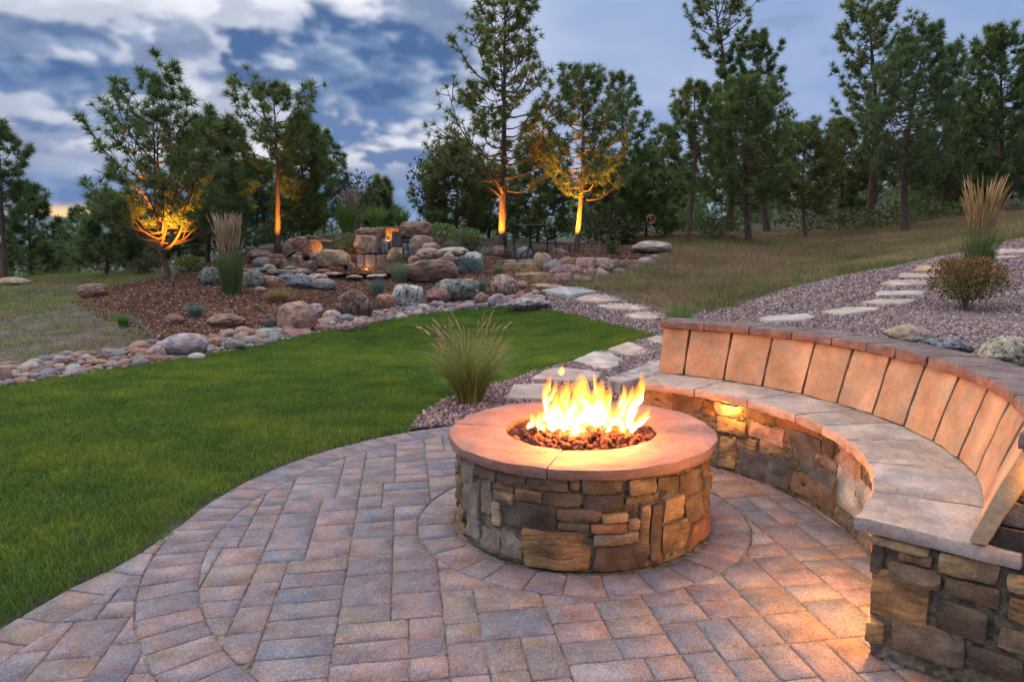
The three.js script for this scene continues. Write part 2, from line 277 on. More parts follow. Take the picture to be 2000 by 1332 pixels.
function clipHalf(P, nx, nz, c) {                                        // keep nx*x + nz*z <= c
  const out = [];
  for (let i = 0; i < P.length; i++) { const a = P[i], b = P[(i + 1) % P.length], da = nx * a[0] + nz * a[1] - c, db = nx * b[0] + nz * b[1] - c; if (da <= 0) out.push(a); if ((da < 0) !== (db < 0) && da !== db) { const t = da / (da - db); out.push([a[0] + (b[0] - a[0]) * t, a[1] + (b[1] - a[1]) * t]); } }
  return out;
}
function bounds(P) { return [Math.min(...P.map((p) => p[0])), Math.max(...P.map((p) => p[0])), Math.min(...P.map((p) => p[1])), Math.max(...P.map((p) => p[1]))]; }
function sheetGeo(P, cell, hf, lift, tile) {                             // a sheet that follows the land inside a polygon
  const [x0, x1, z0, z1] = bounds(P), pos = [], uv = [], at = (x, z) => { pos.push(x, hf(x, z) + lift, z); uv.push(x / tile, z / tile); };
  for (let i = Math.floor(x0 / cell); i * cell < x1; i++) for (let j = Math.floor(z0 / cell); j * cell < z1; j++) {
    const a = i * cell, b = a + cell, c = j * cell, d = c + cell;
    let cut = false;
    for (let k = 0; k < P.length && !cut; k++) { const p = P[k], q = P[(k + 1) % P.length]; if (Math.max(p[0], q[0]) >= a && Math.min(p[0], q[0]) <= b && Math.max(p[1], q[1]) >= c && Math.min(p[1], q[1]) <= d) cut = true; }
    if (!cut) { if (inside(P, (a + b) / 2, (c + d) / 2)) { at(a, c); at(a, d); at(b, c); at(b, c); at(a, d); at(b, d); } continue; }
    let S = clipHalf(clipHalf(clipHalf(clipHalf(P, 1, 0, b), -1, 0, -a), 0, 1, d), 0, -1, -c);
    if (S.length < 3) continue;
    const c2 = S.map(([x, z]) => new THREE.Vector2(x, z));
    for (const f of THREE.ShapeUtils.triangulateShape(c2, [])) { const t = f.map((k) => S[k]), ar = (t[1][0] - t[0][0]) * (t[2][1] - t[0][1]) - (t[1][1] - t[0][1]) * (t[2][0] - t[0][0]); if (Math.abs(ar) < 1e-7) continue; (ar > 0 ? [t[0], t[2], t[1]] : t).forEach(([x, z]) => at(x, z)); }
  }
  let g = new THREE.BufferGeometry(); g.setAttribute('position', new THREE.Float32BufferAttribute(pos, 3)); g.setAttribute('uv', new THREE.Float32BufferAttribute(uv, 2));
  g = mergeVertices(g, 1e-4); g.computeVertexNormals(); return g;
}
function scatter(P, step, R, fn, hf = ground) {                          // jittered grid inside a polygon
  const [x0, x1, z0, z1] = bounds(P);
  for (let x = x0; x < x1; x += step) for (let z = z0; z < z1; z += step) { const X = x + R() * step, Z = z + R() * step; if (inside(P, X, Z)) fn(X, hf(X, Z), Z); }
}

// zone outlines
const lawnP = [...poly([-420, 850], [-200, 795], [0, 757], [120, 738], [250, 718], [400, 695], [520, 673], [600, 655], [680, 640], [760, 625], [840, 613], [900, 606], [960, 602], [1020, 602], [1080, 607], [1130, 617], [1180, 630], [1230, 642], [1276, 653],
  [1284, 657], [1238, 667.5], [1186, 686], [1124, 705], [1070, 720], [1016, 735], [978, 748], [930, 760], [884, 773], [859, 784], [830, 802], [812, 818], [800, 838])];
const PATIO_R = 2.09;
{ // lawn edge along the round patio, then along its straight extension
  const a0 = Math.atan2(-(lawnP.at(-1)[1] - PIT.z), lawnP.at(-1)[0] - PIT.x);
  for (let a = a0 + 0.06; a < 178.5 * DEG; a += 0.06) lawnP.push([PIT.x + Math.cos(a) * (PATIO_R - 0.05), PIT.z - Math.sin(a) * (PATIO_R - 0.05)]);
}
const EDGE = [[-1.748, -3.55], [-1.775, -3.24], [-1.83, -3.05], [-1.905, -2.89], [-1.975, -2.59], [-2.03, -2.2], [-2.06, -1.7], [-2.08, -0.5], [-2.08, 1.5]];
const edgeX = (z) => { for (let i = 0; i < EDGE.length - 1; i++) { const [a, b] = EDGE[i], [c, d] = EDGE[i + 1]; if (z >= b && z <= d) return lerp(a, c, (z - b) / (d - b)); } return z < EDGE[0][1] ? EDGE[0][0] : EDGE.at(-1)[0]; };
lawnP.push(...EDGE.map(([x, z]) => [x + 0.05, z]), [-9, 1.5]);
const lawnEdge = poly([-420, 850], [-200, 795], [0, 757], [120, 738], [250, 718], [400, 695], [520, 673], [600, 655], [680, 640], [760, 625], [840, 613], [900, 606], [960, 602], [1020, 602], [1080, 607]);
const cobbleTop = poly([-420, 780], [-200, 745], [0, 708], [15, 716], [60, 712], [100, 695], [175, 695], [225, 685], [287, 675], [315, 672], [406, 659], [441, 652], [500, 652], [560, 640], [619, 633], [657, 625], [705, 614], [765, 603], [832, 587], [873, 584], [930, 580], [1000, 576], [1050, 574], [1068, 585]);
const cobbleP = [...cobbleTop, ...lawnEdge.slice().reverse()];
const gravelEdge = poly([1330, 619], [1380, 611], [1442, 603], [1504, 575], [1578, 557], [1659, 538], [1746, 523], [1814, 507], [1882, 494], [1969, 473], [2000, 466]);
const gravelP = [...lawnP.slice(14, 32), ...[112, 106, 100, 94, 88, 82, 76].map((a) => [PIT.x + Math.cos(a * DEG) * PATIO_R, PIT.z - Math.sin(a * DEG) * PATIO_R])];
for (let a = 62; a >= -43; a -= 5) gravelP.push([BEN.x + Math.cos(a * DEG) * (a > 59 ? 1.75 : 2.14), BEN.z - Math.sin(a * DEG) * (a > 59 ? 1.75 : 2.14)]);
gravelP.push([3.2, -0.9], [6.5, -0.5], [13, -6], ...gravelEdge.slice().reverse(), ...poly([1275, 604], [1190, 574], [1120, 565], [1060, 568]));
const mulchP = [...poly([155, 592], [178, 574], [240, 556], [330, 541], [400, 515], [470, 505], [540, 496], [640, 490], [760, 448], [830, 471], [900, 491], [950, 500]), ...poly([1000, 520], [1040, 560], [1060, 570]), ...cobbleTop.slice(10, -1).reverse(), ...poly([300, 664], [257, 627], [212, 617])];
const roughP = [...poly([-420, 780], [-200, 745], [0, 708], [60, 712], [100, 695], [175, 695], [225, 685], [287, 675], [312, 672], [300, 664], [257, 627], [212, 617], [155, 592], [178, 574], [240, 556], [330, 541], [300, 534], [200, 534]), [-16, -26], [-24, -16], [-14, -5]];

const bankFront = [[1062, 508, 18.5], [1085, 508, 18.3], [1110, 507, 18.2], [1145, 507, 18.35], [1180, 507, 18.6], [1215, 507, 19.0], [1250, 506, 19.5], [1285, 503, 20.0], [1304, 500, 20.4]].map(([x, y, d]) => { const p = atDepth(x, y, d); return [p.x, p.z]; });
const meadowP = [...gravelEdge, [14, -12], [26, -18], [20, -34], [4, -34], ...poly([1240, 473], [1318, 490]), ...bankFront.slice(2).reverse(), ...poly([1120, 565], [1190, 574], [1275, 604])];
// base land, one sheet to the horizon
{
  const pos = [], uv = [], idx = [], radii = []; for (let r = 0.6; r < 60; r *= 1.045) radii.push(r); for (let r = 60; r < 6000; r *= 1.22) radii.push(r);
  const S = 240;
  radii.forEach((r) => { for (let k = 0; k <= S; k++) { const a = (k / S) * Math.PI * 2, x = Math.sin(a) * r, z = -Math.cos(a) * r; pos.push(x, ground(x, z) - 0.07, z); uv.push(x / 3, z / 3); } });
  for (let i = 0; i < radii.length - 1; i++) for (let k = 0; k < S; k++) { const a = i * (S + 1) + k, b = a + S + 1; idx.push(a, a + 1, b, a + 1, b + 1, b); }
  const g = new THREE.BufferGeometry(); g.setAttribute('position', new THREE.Float32BufferAttribute(pos, 3)); g.setAttribute('uv', new THREE.Float32BufferAttribute(uv, 2)); g.setIndex(idx); g.computeVertexNormals();
  structure('ground', g, mat([0.085, 0.075, 0.038], 'soil', { bump: 0.02 }));
}
structure('lawn', sheetGeo(lawnP, 0.25, ground, -0.016, 1.2), mat([0.05, 0.075, 0.022], 'soil'));
structure('gravel_bed', sheetGeo(gravelP, 0.25, ground, 0, 1.2), mat([0.17, 0.125, 0.13], 'soil', { bump: 0.01 }));
structure('mulch_bed', sheetGeo(mulchP, 0.3, ground, 0, 1.2), mat([0.13, 0.062, 0.036], 'soil', { bump: 0.015 }));
structure('rough_field', sheetGeo(roughP, 0.4, ground, 0, 1.2), mat([0.17, 0.135, 0.095], 'soil', { bump: 0.015 }));
structure('meadow', sheetGeo(meadowP, 0.4, ground, 0, 1.2), mat([0.20, 0.145, 0.08], 'soil', { bump: 0.015 }));
// the planted bank held up by the boulder wall on the right
const bankP = [...bankFront, ...[[1318, 488, 21], [1300, 476, 23], [1200, 476, 23], [1110, 484, 22], [1055, 497, 21], [1052, 507, 19.4]].map(([x, y, d]) => { const p = atDepth(x, y, d); return [p.x, p.z]; })];
const bankTop = (x, z) => { const a = atDepth(1090, 507, 17.7), b = atDepth(1290, 500, 19.6), c = atDepth(1180, 480, 22); const M = new THREE.Matrix3().set(a.x, a.z, 1, b.x, b.z, 1, c.x, c.z, 1).invert(), k = V(a.y, b.y, c.y).applyMatrix3(M); return k.x * x + k.y * z + k.z; };
structure('planting_bank', sheetGeo(bankP.map(([x, z]) => [x, z]), 0.3, (x, z) => Math.max(bankTop(x, z) - 0.06, ground(x, z)), 0, 1.2), mat([0.13, 0.062, 0.036], 'soil', { bump: 0.015 }));
{ const pos = []; for (let i = 0; i < bankFront.length - 1; i++) { const [a, b] = bankFront[i], [c, d] = bankFront[i + 1], t0 = Math.max(bankTop(a, b) - 0.06, ground(a, b)) + 0.01, t1 = Math.max(bankTop(c, d) - 0.06, ground(c, d)) + 0.01, g0 = ground(a, b) - 0.1, g1 = ground(c, d) - 0.1; pos.push(a, g0, b, c, g1, d, c, t1, d, a, g0, b, c, t1, d, a, t0, b); } const g = new THREE.BufferGeometry(); g.setAttribute('position', new THREE.Float32BufferAttribute(pos, 3)); g.computeVertexNormals(); structure('bank_face', boxUV(g, 1.2), mat([0.12, 0.075, 0.05], 'soil', { bump: 0.02 })); }
// far ridge beyond the valley, under the sunset
{
  const pos = [], idx = [], n = 160;
  for (let i = 0; i <= n; i++) { const a = lerp(-75, 75, i / n) * DEG, d = 3400, top = 122 + 26 * fbm(i * 0.06, 3, 1, 4) + 22 * sstep(-a / DEG, 24, 40) * sstep(a / DEG, -40, -29); for (const [h, k] of [[-160, 0], [-160 + (top + 160) * 0.5, 500], [top, 1000]]) pos.push(Math.sin(a) * (d + k), h, -Math.cos(a) * (d + k)); }
  for (let i = 0; i < n; i++) for (let k = 0; k < 2; k++) { const a = i * 3 + k; idx.push(a, a + 3, a + 1, a + 1, a + 3, a + 4); }
  const g = new THREE.BufferGeometry(); g.setAttribute('position', new THREE.Float32BufferAttribute(pos, 3)); g.setIndex(idx); g.computeVertexNormals();
  structure('distant_hills', g, mat([0.09, 0.115, 0.07], null));
  scene.fog = new THREE.FogExp2(0x9dbff0, 0.0001);
}
// ---------------------------------------------------------------- the paved patio
function inset(P, d) {                                                   // shrink a convex outline by d
  let Q = P, ar = 0; P.forEach((p, i) => { const q = P[(i + 1) % P.length]; ar += p[0] * q[1] - q[0] * p[1]; });
  const s = ar > 0 ? 1 : -1;
  P.forEach((p, i) => { const q = P[(i + 1) % P.length], dx = q[0] - p[0], dz = q[1] - p[1], l = Math.hypot(dx, dz); if (l < 1e-5) return; const nx = (s * dz) / l, nz = (-s * dx) / l; Q = clipHalf(Q, nx, nz, nx * p[0] + nz * p[1] - d); });
  return Q;
}
function area2(P) { let a = 0; P.forEach((p, i) => { const q = P[(i + 1) % P.length]; a += p[0] * q[1] - q[0] * p[1]; }); return Math.abs(a) / 2; }
function softCorners(P, c, R) { const out = []; P.forEach((p, i) => { const a = P[(i + P.length - 1) % P.length], b = P[(i + 1) % P.length], la = Math.hypot(a[0] - p[0], a[1] - p[1]), lb = Math.hypot(b[0] - p[0], b[1] - p[1]), k = c * rr(R, 0.5, 1.6); if (la < 3 * k || lb < 3 * k) out.push(p); else out.push([p[0] + ((a[0] - p[0]) / la) * k, p[1] + ((a[1] - p[1]) / la) * k], [p[0] + ((b[0] - p[0]) / lb) * k, p[1] + ((b[1] - p[1]) / lb) * k]); }); return out; }
function wobble(P, R) {                                                  // tumbled edges: each side gets points knocked slightly in or out
  const out = []; P.forEach((p, i) => { const q = P[(i + 1) % P.length], l = Math.hypot(q[0] - p[0], q[1] - p[1]); out.push(p); const n = Math.floor(l / 0.045); for (let k = 1; k < n; k++) { const t = k / n, o = rr(R, -0.0016, 0.0016); out.push([lerp(p[0], q[0], t) - ((q[1] - p[1]) / l) * o, lerp(p[1], q[1], t) + ((q[0] - p[0]) / l) * o]); } }); return out;
}
function slabGeo(P, top, depth, cham, R, tile = 0.5, hf) {               // upright-sided slab with a worn top arris
  const I = inset(P, cham); if (I.length < 3) return null;
  let ar = 0; P.forEach((p, i) => { const q = P[(i + 1) % P.length]; ar += p[0] * q[1] - q[0] * p[1]; }); if (ar < 0) P = P.slice().reverse();
  const cx = P.reduce((s, p) => s + p[0], 0) / P.length, cz = P.reduce((s, p) => s + p[1], 0) / P.length;
  const T = P.map((p) => { const l = Math.hypot(p[0] - cx, p[1] - cz), k = Math.max(0, 1 - (cham * 1.25) / l); return [cx + (p[0] - cx) * k, cz + (p[1] - cz) * k]; });
  const tx = rr(R, -0.006, 0.006), tz = rr(R, -0.006, 0.006), y = (x, z, d) => (hf ? hf(x, z) : top) + d + tx * (x - cx) + tz * (z - cz), pos = [], n = P.length;
  const q = (a, b, c) => pos.push(...a, ...b, ...c), v = (p, d) => [p[0], y(p[0], p[1], d), p[1]];
  for (let i = 0; i < n; i++) { const j = (i + 1) % n; q(v(P[i], -depth), v(P[i], -cham), v(P[j], -cham)); q(v(P[i], -depth), v(P[j], -cham), v(P[j], -depth)); q(v(P[i], -cham), v(T[i], 0), v(T[j], 0)); q(v(P[i], -cham), v(T[j], 0), v(P[j], -cham)); q([cx, y(cx, cz, 0), cz], v(T[j], 0), v(T[i], 0)); }
  const g = new THREE.BufferGeometry(); g.setAttribute('position', new THREE.Float32BufferAttribute(pos, 3)); g.computeVertexNormals();
  const h = toCreasedNormals(g, 0.9); return boxUV(h, tile, R() * 3, R() * 3);
}
const PAVE = { grey: [0.285, 0.247, 0.258], blue: [0.255, 0.234, 0.255], mauve: [0.318, 0.247, 0.25], pink: [0.352, 0.26, 0.25], buff: [0.325, 0.26, 0.23], orange: [0.375, 0.252, 0.20], pale: [0.345, 0.298, 0.295] };
const paveMat = (k) => mat(PAVE[k], 'paver', { bump: 0.0016, roughness: 0.82 });
const patio = new THREE.Group(); patio.name = 'patio'; patio.userData.kind = 'structure'; scene.add(patio);
{
  const R = rng(41), C = [PIT.x, PIT.z];
  // joint sand
  const out = []; for (let a = 0; a <= 178.5; a += 4) out.push([C[0] + Math.cos(a * DEG) * (PATIO_R - 0.01), C[1] - Math.sin(a * DEG) * (PATIO_R - 0.01)]);
  out.push(...EDGE.map(([x, z]) => [x + 0.004, z]), [4, 1.5], [4, -3.6]);
  obj('joint_sand', sheetGeo(out, 0.5, () => -0.0065, 0, 1.2), mat([0.27, 0.225, 0.165], 'soil', { bump: 0.004 }), patio);
  const outsideCircle = (P, r) => { const cx = P.reduce((s, p) => s + p[0], 0) / P.length - C[0], cz = P.reduce((s, p) => s + p[1], 0) / P.length - C[1], l = Math.hypot(cx, cz) || 1, nx = -cx / l, nz = -cz / l; return clipHalf(P, nx, nz, nx * C[0] + nz * C[1] - r); };
  const insideCircle = (P, r) => { for (let i = 0; i < 72; i++) { const a = (i / 72) * Math.PI * 2, nx = Math.cos(a), nz = Math.sin(a); P = clipHalf(P, nx, nz, nx * C[0] + nz * C[1] + r); if (P.length < 3) break; } return P; };
  const fieldList = [];
  const lay = (P, name, tone, gap = 0.0025, list) => {
    if (P.length < 3 || area2(P) < 0.0018) return;
    let Q = inset(P, gap); if (Q.length < 3 || area2(Q) < 0.001) return;
    Q = wobble(softCorners(Q, 0.007, R), R);
    const g = slabGeo(Q, rr(R, -0.0016, 0.0012), 0.03, 0.0045, R); if (!g) return;
    const cx = P.reduce((s, p) => s + p[0], 0) / P.length, cz = P.reduce((s, p) => s + p[1], 0) / P.length;
    const u = (cx - 0) / -cz, inView = cz < -2.0 && Math.abs(u) < 0.78;
    (list || []).push({ g, name, tone, score: inView ? area2(P) / (cz * cz) : 0 });
    if (!list) obj(name, g, paveMat(tone), patio);
  };
  const toneAt = (x, z) => { const warm = clamp((x - 0.25) * 0.9 + 0.55 * fbm(x * 1.4 + 3, z * 1.4, 1, 2), -1, 1); const r = R(); return r < 0.06 + 0.10 * warm ? 'orange' : r < 0.28 + 0.1 * warm ? 'pink' : r < 0.42 + 0.1 * warm ? 'buff' : r < 0.64 ? 'mauve' : r < 0.84 ? 'grey' : r < 0.95 ? 'blue' : 'pale'; };
  // the field: modules of mixed rectangles in rows that run 8 degrees off the view
  const A = 8.5 * DEG, ca = Math.cos(A), sa = Math.sin(A), U = 0.0675, toW = (u, w) => [u * ca + w * sa, -3.5 - u * sa + w * ca];
  const splits = [[3, 3], [3, 3], [2, 2, 2], [4, 2], [2, 4]], sub = [[3, 3], [3, 3], [2, 4], [4, 2], [2, 2, 2]];
  for (let bi = -9; bi <= 10; bi++) for (let bj = -7; bj <= 12; bj++) {
    const ou = bi * 6, ow = bj * 6 + (((bi % 2) + 2) % 2) * 3, cols = pick(R, splits); let cu = 0;
    for (const cw of cols) {
      const rows = pick(R, cw === 2 ? [[3, 3], [2, 2, 2], [3, 3], [4, 2]] : cw === 4 ? [[2, 2, 2], [3, 3], [2, 4], [2, 2, 2]] : sub); let cv = 0;
      for (const rh of rows) {
        const u0 = (ou + cu) * U, u1 = u0 + cw * U, w0 = (ow + cv) * U, w1 = w0 + rh * U; cv += rh;
        const P = [toW(u0, w0), toW(u1, w0), toW(u1, w1), toW(u0, w1)], cx = (P[0][0] + P[2][0]) / 2, cz = (P[0][1] + P[2][1]) / 2, rp = Math.hypot(cx - C[0], cz - C[1]);
        if (cz > -1.0 || cx > 3.2) continue;
        const tone = toneAt(cx, cz);
        if (rp < 1.85 + 0.15 && rp > 0.6) lay(insideCircle(outsideCircle(P, 0.852), 1.852), 'paver', tone, 0.0026, fieldList);
        if (rp > 2.09 - 0.16 && cz > -3.45) {
          let Q = outsideCircle(P, 2.089); const ex = edgeX(cz) + 0.2, sl = (edgeX(cz + 0.1) - edgeX(cz - 0.1)) / 0.2, l = Math.hypot(1, sl);
          Q = clipHalf(Q, -1 / l, sl / l, (-ex + sl * cz) / l);
          if (Q.length > 2) lay(Q, 'paver', tone, 0.0026, fieldList);
        }
      }
      cu += cw;
    }
  }
  fieldList.sort((a, b) => b.score - a.score);
  const rest = {};
  fieldList.forEach((e, i) => { if (i < 296) obj('paver', e.g, paveMat(e.tone), patio); else (rest[e.tone] ??= []).push(e.g); });
  for (const k in rest) stuff(obj('paver_field', mergeGeometries(rest[k]), paveMat(k), patio));
  // ring round the fire pit and the soldier course round the circle
  const course = (r0, r1, n, name, tones, from, to) => {
    for (let a = from; a < to - 0.2;) { const da = ((360 / n) * rr(R, 0.8, 1.2)), b = Math.min(to, a + da), P = []; for (const [r, s, e] of [[r0, a, b], [r1, b, a]]) for (const t of [0, 0.5, 1]) { const w = lerp(s, e, t) * DEG; P.push([C[0] + Math.cos(w) * r, C[1] - Math.sin(w) * r]); } lay(P, name, pick(R, tones), 0.0022); a = b; }
  };
  course(0.66, 0.853, 30, 'ring_paver', ['mauve', 'mauve', 'grey', 'grey', 'buff', 'pink'], 0, 360);
  course(1.852, 2.088, 84, 'border_paver', ['mauve', 'grey', 'grey', 'mauve', 'pale', 'pink', 'grey'], 62, 244);
  // edge course along the lawn where the patio runs on towards the house
  for (let z = -3.42; z < -1.2;) { const z2 = z + rr(R, 0.15, 0.23), P = [[edgeX(z), z], [edgeX(z2), z2], [edgeX(z2) + 0.2, z2 + 0.05], [edgeX(z) + 0.2, z + 0.05]]; lay(outsideCircle(P, 2.089), 'edge_paver', pick(R, ['pale', 'mauve', 'grey', 'buff']), 0.004); z = z2; }
  // the paving behind the camera
  { const geos = []; for (let i = 0; i < 10; i++) for (let j = 0; j < 5; j++) { const x = -2 + i * 0.6, z = -0.9 + j * 0.48, g = slabGeo([[x, z], [x + 0.59, z], [x + 0.59, z + 0.47], [x, z + 0.47]], 0, 0.03, 0.005, R); geos.push(g); } stuff(obj('paver_field', mergeGeometries(geos), paveMat('mauve'), patio)); }
}

// ---------------------------------------------------------------- stone veneer: one rough stone face with rounded arrises
const STONE = { tan: [[0.38, 0.265, 0.145], 'strata'], orange: [[0.43, 0.245, 0.105], 'strata'], rust: [[0.36, 0.185, 0.10], 'rock'], brown: [[0.25, 0.165, 0.10], 'rock'], dark: [[0.15, 0.105, 0.07], 'rock'], slate: [[0.155, 0.145, 0.145], 'rock'], grey: [[0.31, 0.25, 0.19], 'rock'], white: [[0.60, 0.56, 0.51], 'rock'], pink: [[0.46, 0.315, 0.26], 'strata'], olive: [[0.205, 0.155, 0.082], 'rock'], light: [[0.47, 0.37, 0.25], 'strata'] };
const stoneMat = (k) => mat(STONE[k][0], STONE[k][1], { bump: STONE[k][1] === 'strata' ? 0.005 : 0.008, roughness: 0.88 });
function veneer(u0, u1, v0, v1, deep, seed, map, round = 0.011) {        // stone over a (u, v) rectangle, `deep` proud of the wall
  const w = u1 - u0, h = v1 - v0, R = rng(seed), nu = Math.max(4, Math.round(w / 0.022)), nv = Math.max(4, Math.round(h / 0.022));
  const k = [0, 1, 2, 3].map(() => [rr(R, -0.045, 0.045) * w, rr(R, -0.05, 0.05) * h]), tu = rr(R, -0.02, 0.02), tv = rr(R, -0.02, 0.02);
  return block(w, h, deep * 2, {
    r: Math.min(round, w * 0.3, h * 0.3), n: [Math.min(nu, 16), Math.min(nv, 13), 2], rough: 0.010, freq: 19, seed, tile: 0.5,
    skew: (q, H) => { const a = clamp(q.x / H.x * 0.5 + 0.5, 0, 1), b = clamp(q.y / H.y * 0.5 + 0.5, 0, 1), mx = (i) => lerp(lerp(k[0][i], k[1][i], a), lerp(k[2][i], k[3][i], a), b); const f = q.z > 0 ? 1 : 0.2; q.x += mx(0); q.y += mx(1); q.z += f * (tu * (a - 0.5) * 0.8 + tv * (b - 0.5) * 0.8 + 0.015 * fbm(q.x * 11 + seed, q.y * 19, 2, 4)); },
    map: (q) => map(q, (u0 + u1) / 2 + q.x, (v0 + v1) / 2 + q.y, q.z),
  });
}
function ashlar(u0, u1, v0, v1, R, fn, gap = 0.010) {                     // random rubble: split a rectangle until pieces are stone sized
  const w = u1 - u0, h = v1 - v0;
  if (w > 0.34 || (w > 0.16 && h < 0.17 && R() < 0.55 * w / 0.3) || (w > 1.7 * h && w > 0.24 && R() < 0.8)) { const t = lerp(u0, u1, rr(R, 0.34, 0.66)); ashlar(u0, t, v0, v1, R, fn, gap); ashlar(t, u1, v0, v1, R, fn, gap); return; }
  if (h > 0.2 || (h > 0.1 && R() < 0.55)) { const t = lerp(v0, v1, rr(R, 0.32, 0.68)); ashlar(u0, u1, v0, t, R, fn, gap); ashlar(u0, u1, t, v1, R, fn, gap); return; }
  fn(u0 + gap / 2, u1 - gap / 2, v0 + gap / 2, v1 - gap / 2);
}
// ---------------------------------------------------------------- the fire pit
const pit = thing('fire_pit', 'round stone fire pit with terracotta cap and lava rock on the patio', 'fire pit', V(PIT.x, 0, PIT.z));
{
  const RW = 0.634, TOPY = 0.4785, CAPH = 0.052, R = rng(77);
  // wall, hollow: a ring of mortar
  const prof = [[0.36, 0], [RW, 0], [RW, TOPY - CAPH - 0.001], [0.392, TOPY - CAPH - 0.001], [0.36, TOPY - CAPH - 0.02], [0.36, 0]].map(([x, y]) => new THREE.Vector2(x, y));
  let core = new THREE.LatheGeometry(prof, 96); core = toCreasedNormals(core, 0.6);
  obj('mortar_wall', boxUV(core, 1.2), mat([0.30, 0.235, 0.15], 'soil', { bump: 0.006 }), pit);
  const onWall = (q, u, v, d) => { const a = u / 0.64, r = RW - 0.008 + d; q.set(Math.cos(a) * r, v, -Math.sin(a) * r); };
  const stone = (u0, u1, v0, v1, tone, seed, deep = 0.024) => { const g = veneer(u0, u1, v0, v1, deep, seed, onWall); obj('veneer_stone', g, stoneMat(tone), pit); };
  // the stones of the side towards the lawn and the house, as they lie
  const zx = (x) => 800 + x / 2.467, zy = (y) => 640 + y / 2.467;
  const hitU = (px, py) => { // nearest crossing of the wall
    const d = dirOf(px, py), ox = -PIT.x, oz = -PIT.z, a = d.x * d.x + d.z * d.z, b = 2 * (ox * d.x + oz * d.z), c = ox * ox + oz * oz - 0.655 ** 2, disc = b * b - 4 * a * c; if (disc <= 0) return null;
    const t = (-b - Math.sqrt(disc)) / (2 * a), x = ox + d.x * t, z = oz + d.z * t; return [Math.atan2(-z, x) * 0.64, EYE + d.y * t];
  };
  const S = [[300, 640, 405, 735, 'brown'], [415, 680, 555, 762, 'brown'], [562, 722, 765, 795, 'tan'], [772, 735, 825, 792, 'olive'], [832, 735, 1030, 806, 'olive'], [1065, 727, 1197, 806, 'tan'], [1202, 718, 1310, 805, 'olive'], [1317, 695, 1420, 803, 'brown'],
    [395, 757, 490, 790, 'rust'], [388, 796, 492, 842, 'tan'], [500, 787, 637, 846, 'orange'], [643, 803, 830, 870, 'olive'], [836, 812, 1040, 890, 'dark'], [1046, 812, 1202, 852, 'olive'], [330, 742, 385, 905, 'grey'], [385, 848, 427, 955, 'light'],
    [432, 852, 700, 985, 'dark'], [706, 878, 925, 945, 'brown'], [930, 896, 1055, 945, 'tan'], [1058, 930, 1114, 980, 'tan'], [870, 952, 1052, 996, 'rust'], [1118, 860, 1165, 1065, 'tan'], [1170, 858, 1222, 1125, 'dark'], [1230, 812, 1332, 925, 'tan'], [1338, 812, 1420, 930, 'brown'], [1230, 932, 1362, 1075, 'tan'], [1366, 936, 1424, 1045, 'rust'],
    [880, 1000, 1112, 1050, 'grey'], [892, 1056, 1165, 1185, 'dark'], [538, 990, 876, 1170, 'orange'], [432, 990, 534, 1112, 'grey'], [330, 960, 428, 1075, 'grey'], [262, 905, 326, 1020, 'grey'], [256, 750, 326, 900, 'grey'], [250, 640, 296, 745, 'grey'], [706, 948, 866, 986, 'olive']];
  let lo = 9, hi = -9;
  S.forEach(([x0, y0, x1, y1, t], i) => {
    const a = hitU(zx(x0), zy((y0 + y1) / 2)), b = hitU(zx(x1), zy((y0 + y1) / 2)), m = hitU(zx((x0 + x1) / 2), zy(y0)), n = hitU(zx((x0 + x1) / 2), zy(y1)); if (!m || !n) return;
    let u0 = a ? a[0] : m[0] - 0.07, u1 = b ? b[0] : m[0] + 0.07; if (u0 > u1 && u0 - u1 < 1.2) [u0, u1] = [u1, u0];
    lo = Math.min(lo, u0); hi = Math.max(hi, u1);
    stone(u0, u1, clamp(n[1], 0.002, 0.4), clamp(m[1], 0.05, 0.425), t, 300 + i, rr(R, 0.018, 0.03));
  });
  // the far side
  const full = 2 * Math.PI * 0.64, tones = ['tan', 'brown', 'dark', 'olive', 'grey', 'rust', 'orange', 'tan'];
  let k = 0; ashlar(hi + 0.008, lo + full - 0.008, 0.004, 0.424, R, (a, b, c, d) => stone(a, b, c, d, pick(R, tones), 400 + k++, rr(R, 0.018, 0.03)));
  // cap in four pieces
  const joints = [-8, 92, 168, 252, 352];
  for (let i = 0; i < 4; i++) {
    const a0 = joints[i] + 0.09, a1 = joints[i + 1] - 0.09, mid = (a0 + a1) / 2, arc = (a1 - a0) * DEG * 0.533, n = Math.round((a1 - a0) / 4);
    const g = block(arc, CAPH, 0.681 - 0.386, { r: 0.008, n: [n, 4, 9], rough: 0.007, freq: 16, seed: 50 + i, tile: 0.7, skew: (q, H) => { if (q.z > H.z * 0.7) q.z += 0.014 * fbm(q.x * 12 + i * 5, q.y * 26, 1, 4); if (q.y > 0) q.y += 0.0022 * fbm(q.x * 5 + i * 9, q.z * 5, 3, 3); },
      map: (q) => { const a = mid * DEG + q.x / 0.533, r = 0.5335 + q.z; q.set(Math.cos(a) * r, TOPY - CAPH / 2 + q.y, -Math.sin(a) * r); } });
    obj('cap_stone', g, mat([0.36, 0.20, 0.145], 'cast', { bump: 0.004, roughness: 0.75 }), pit);
  }
  obj('burner_pan', new THREE.CylinderGeometry(0.358, 0.358, 0.02, 48).translate(0, 0.36, 0), mat([0.05, 0.045, 0.04], null, { metalness: 0.6, roughness: 0.6 }), pit);
  // lava rock, piled in the bowl
  const kinds = Array.from({ length: 7 }, (_, i) => rockGeo(900 + i, { detail: 4, angular: 0.75, lump: 0.4, tile: 0.15, planes: 7 }));
  const tonesL = [[0.36, 0.135, 0.075], [0.27, 0.105, 0.062], [0.42, 0.165, 0.09], [0.2, 0.10, 0.075]].map((c) => mat(c, 'rock', { bump: 0.006, roughness: 0.95 }));
  const placed = [];
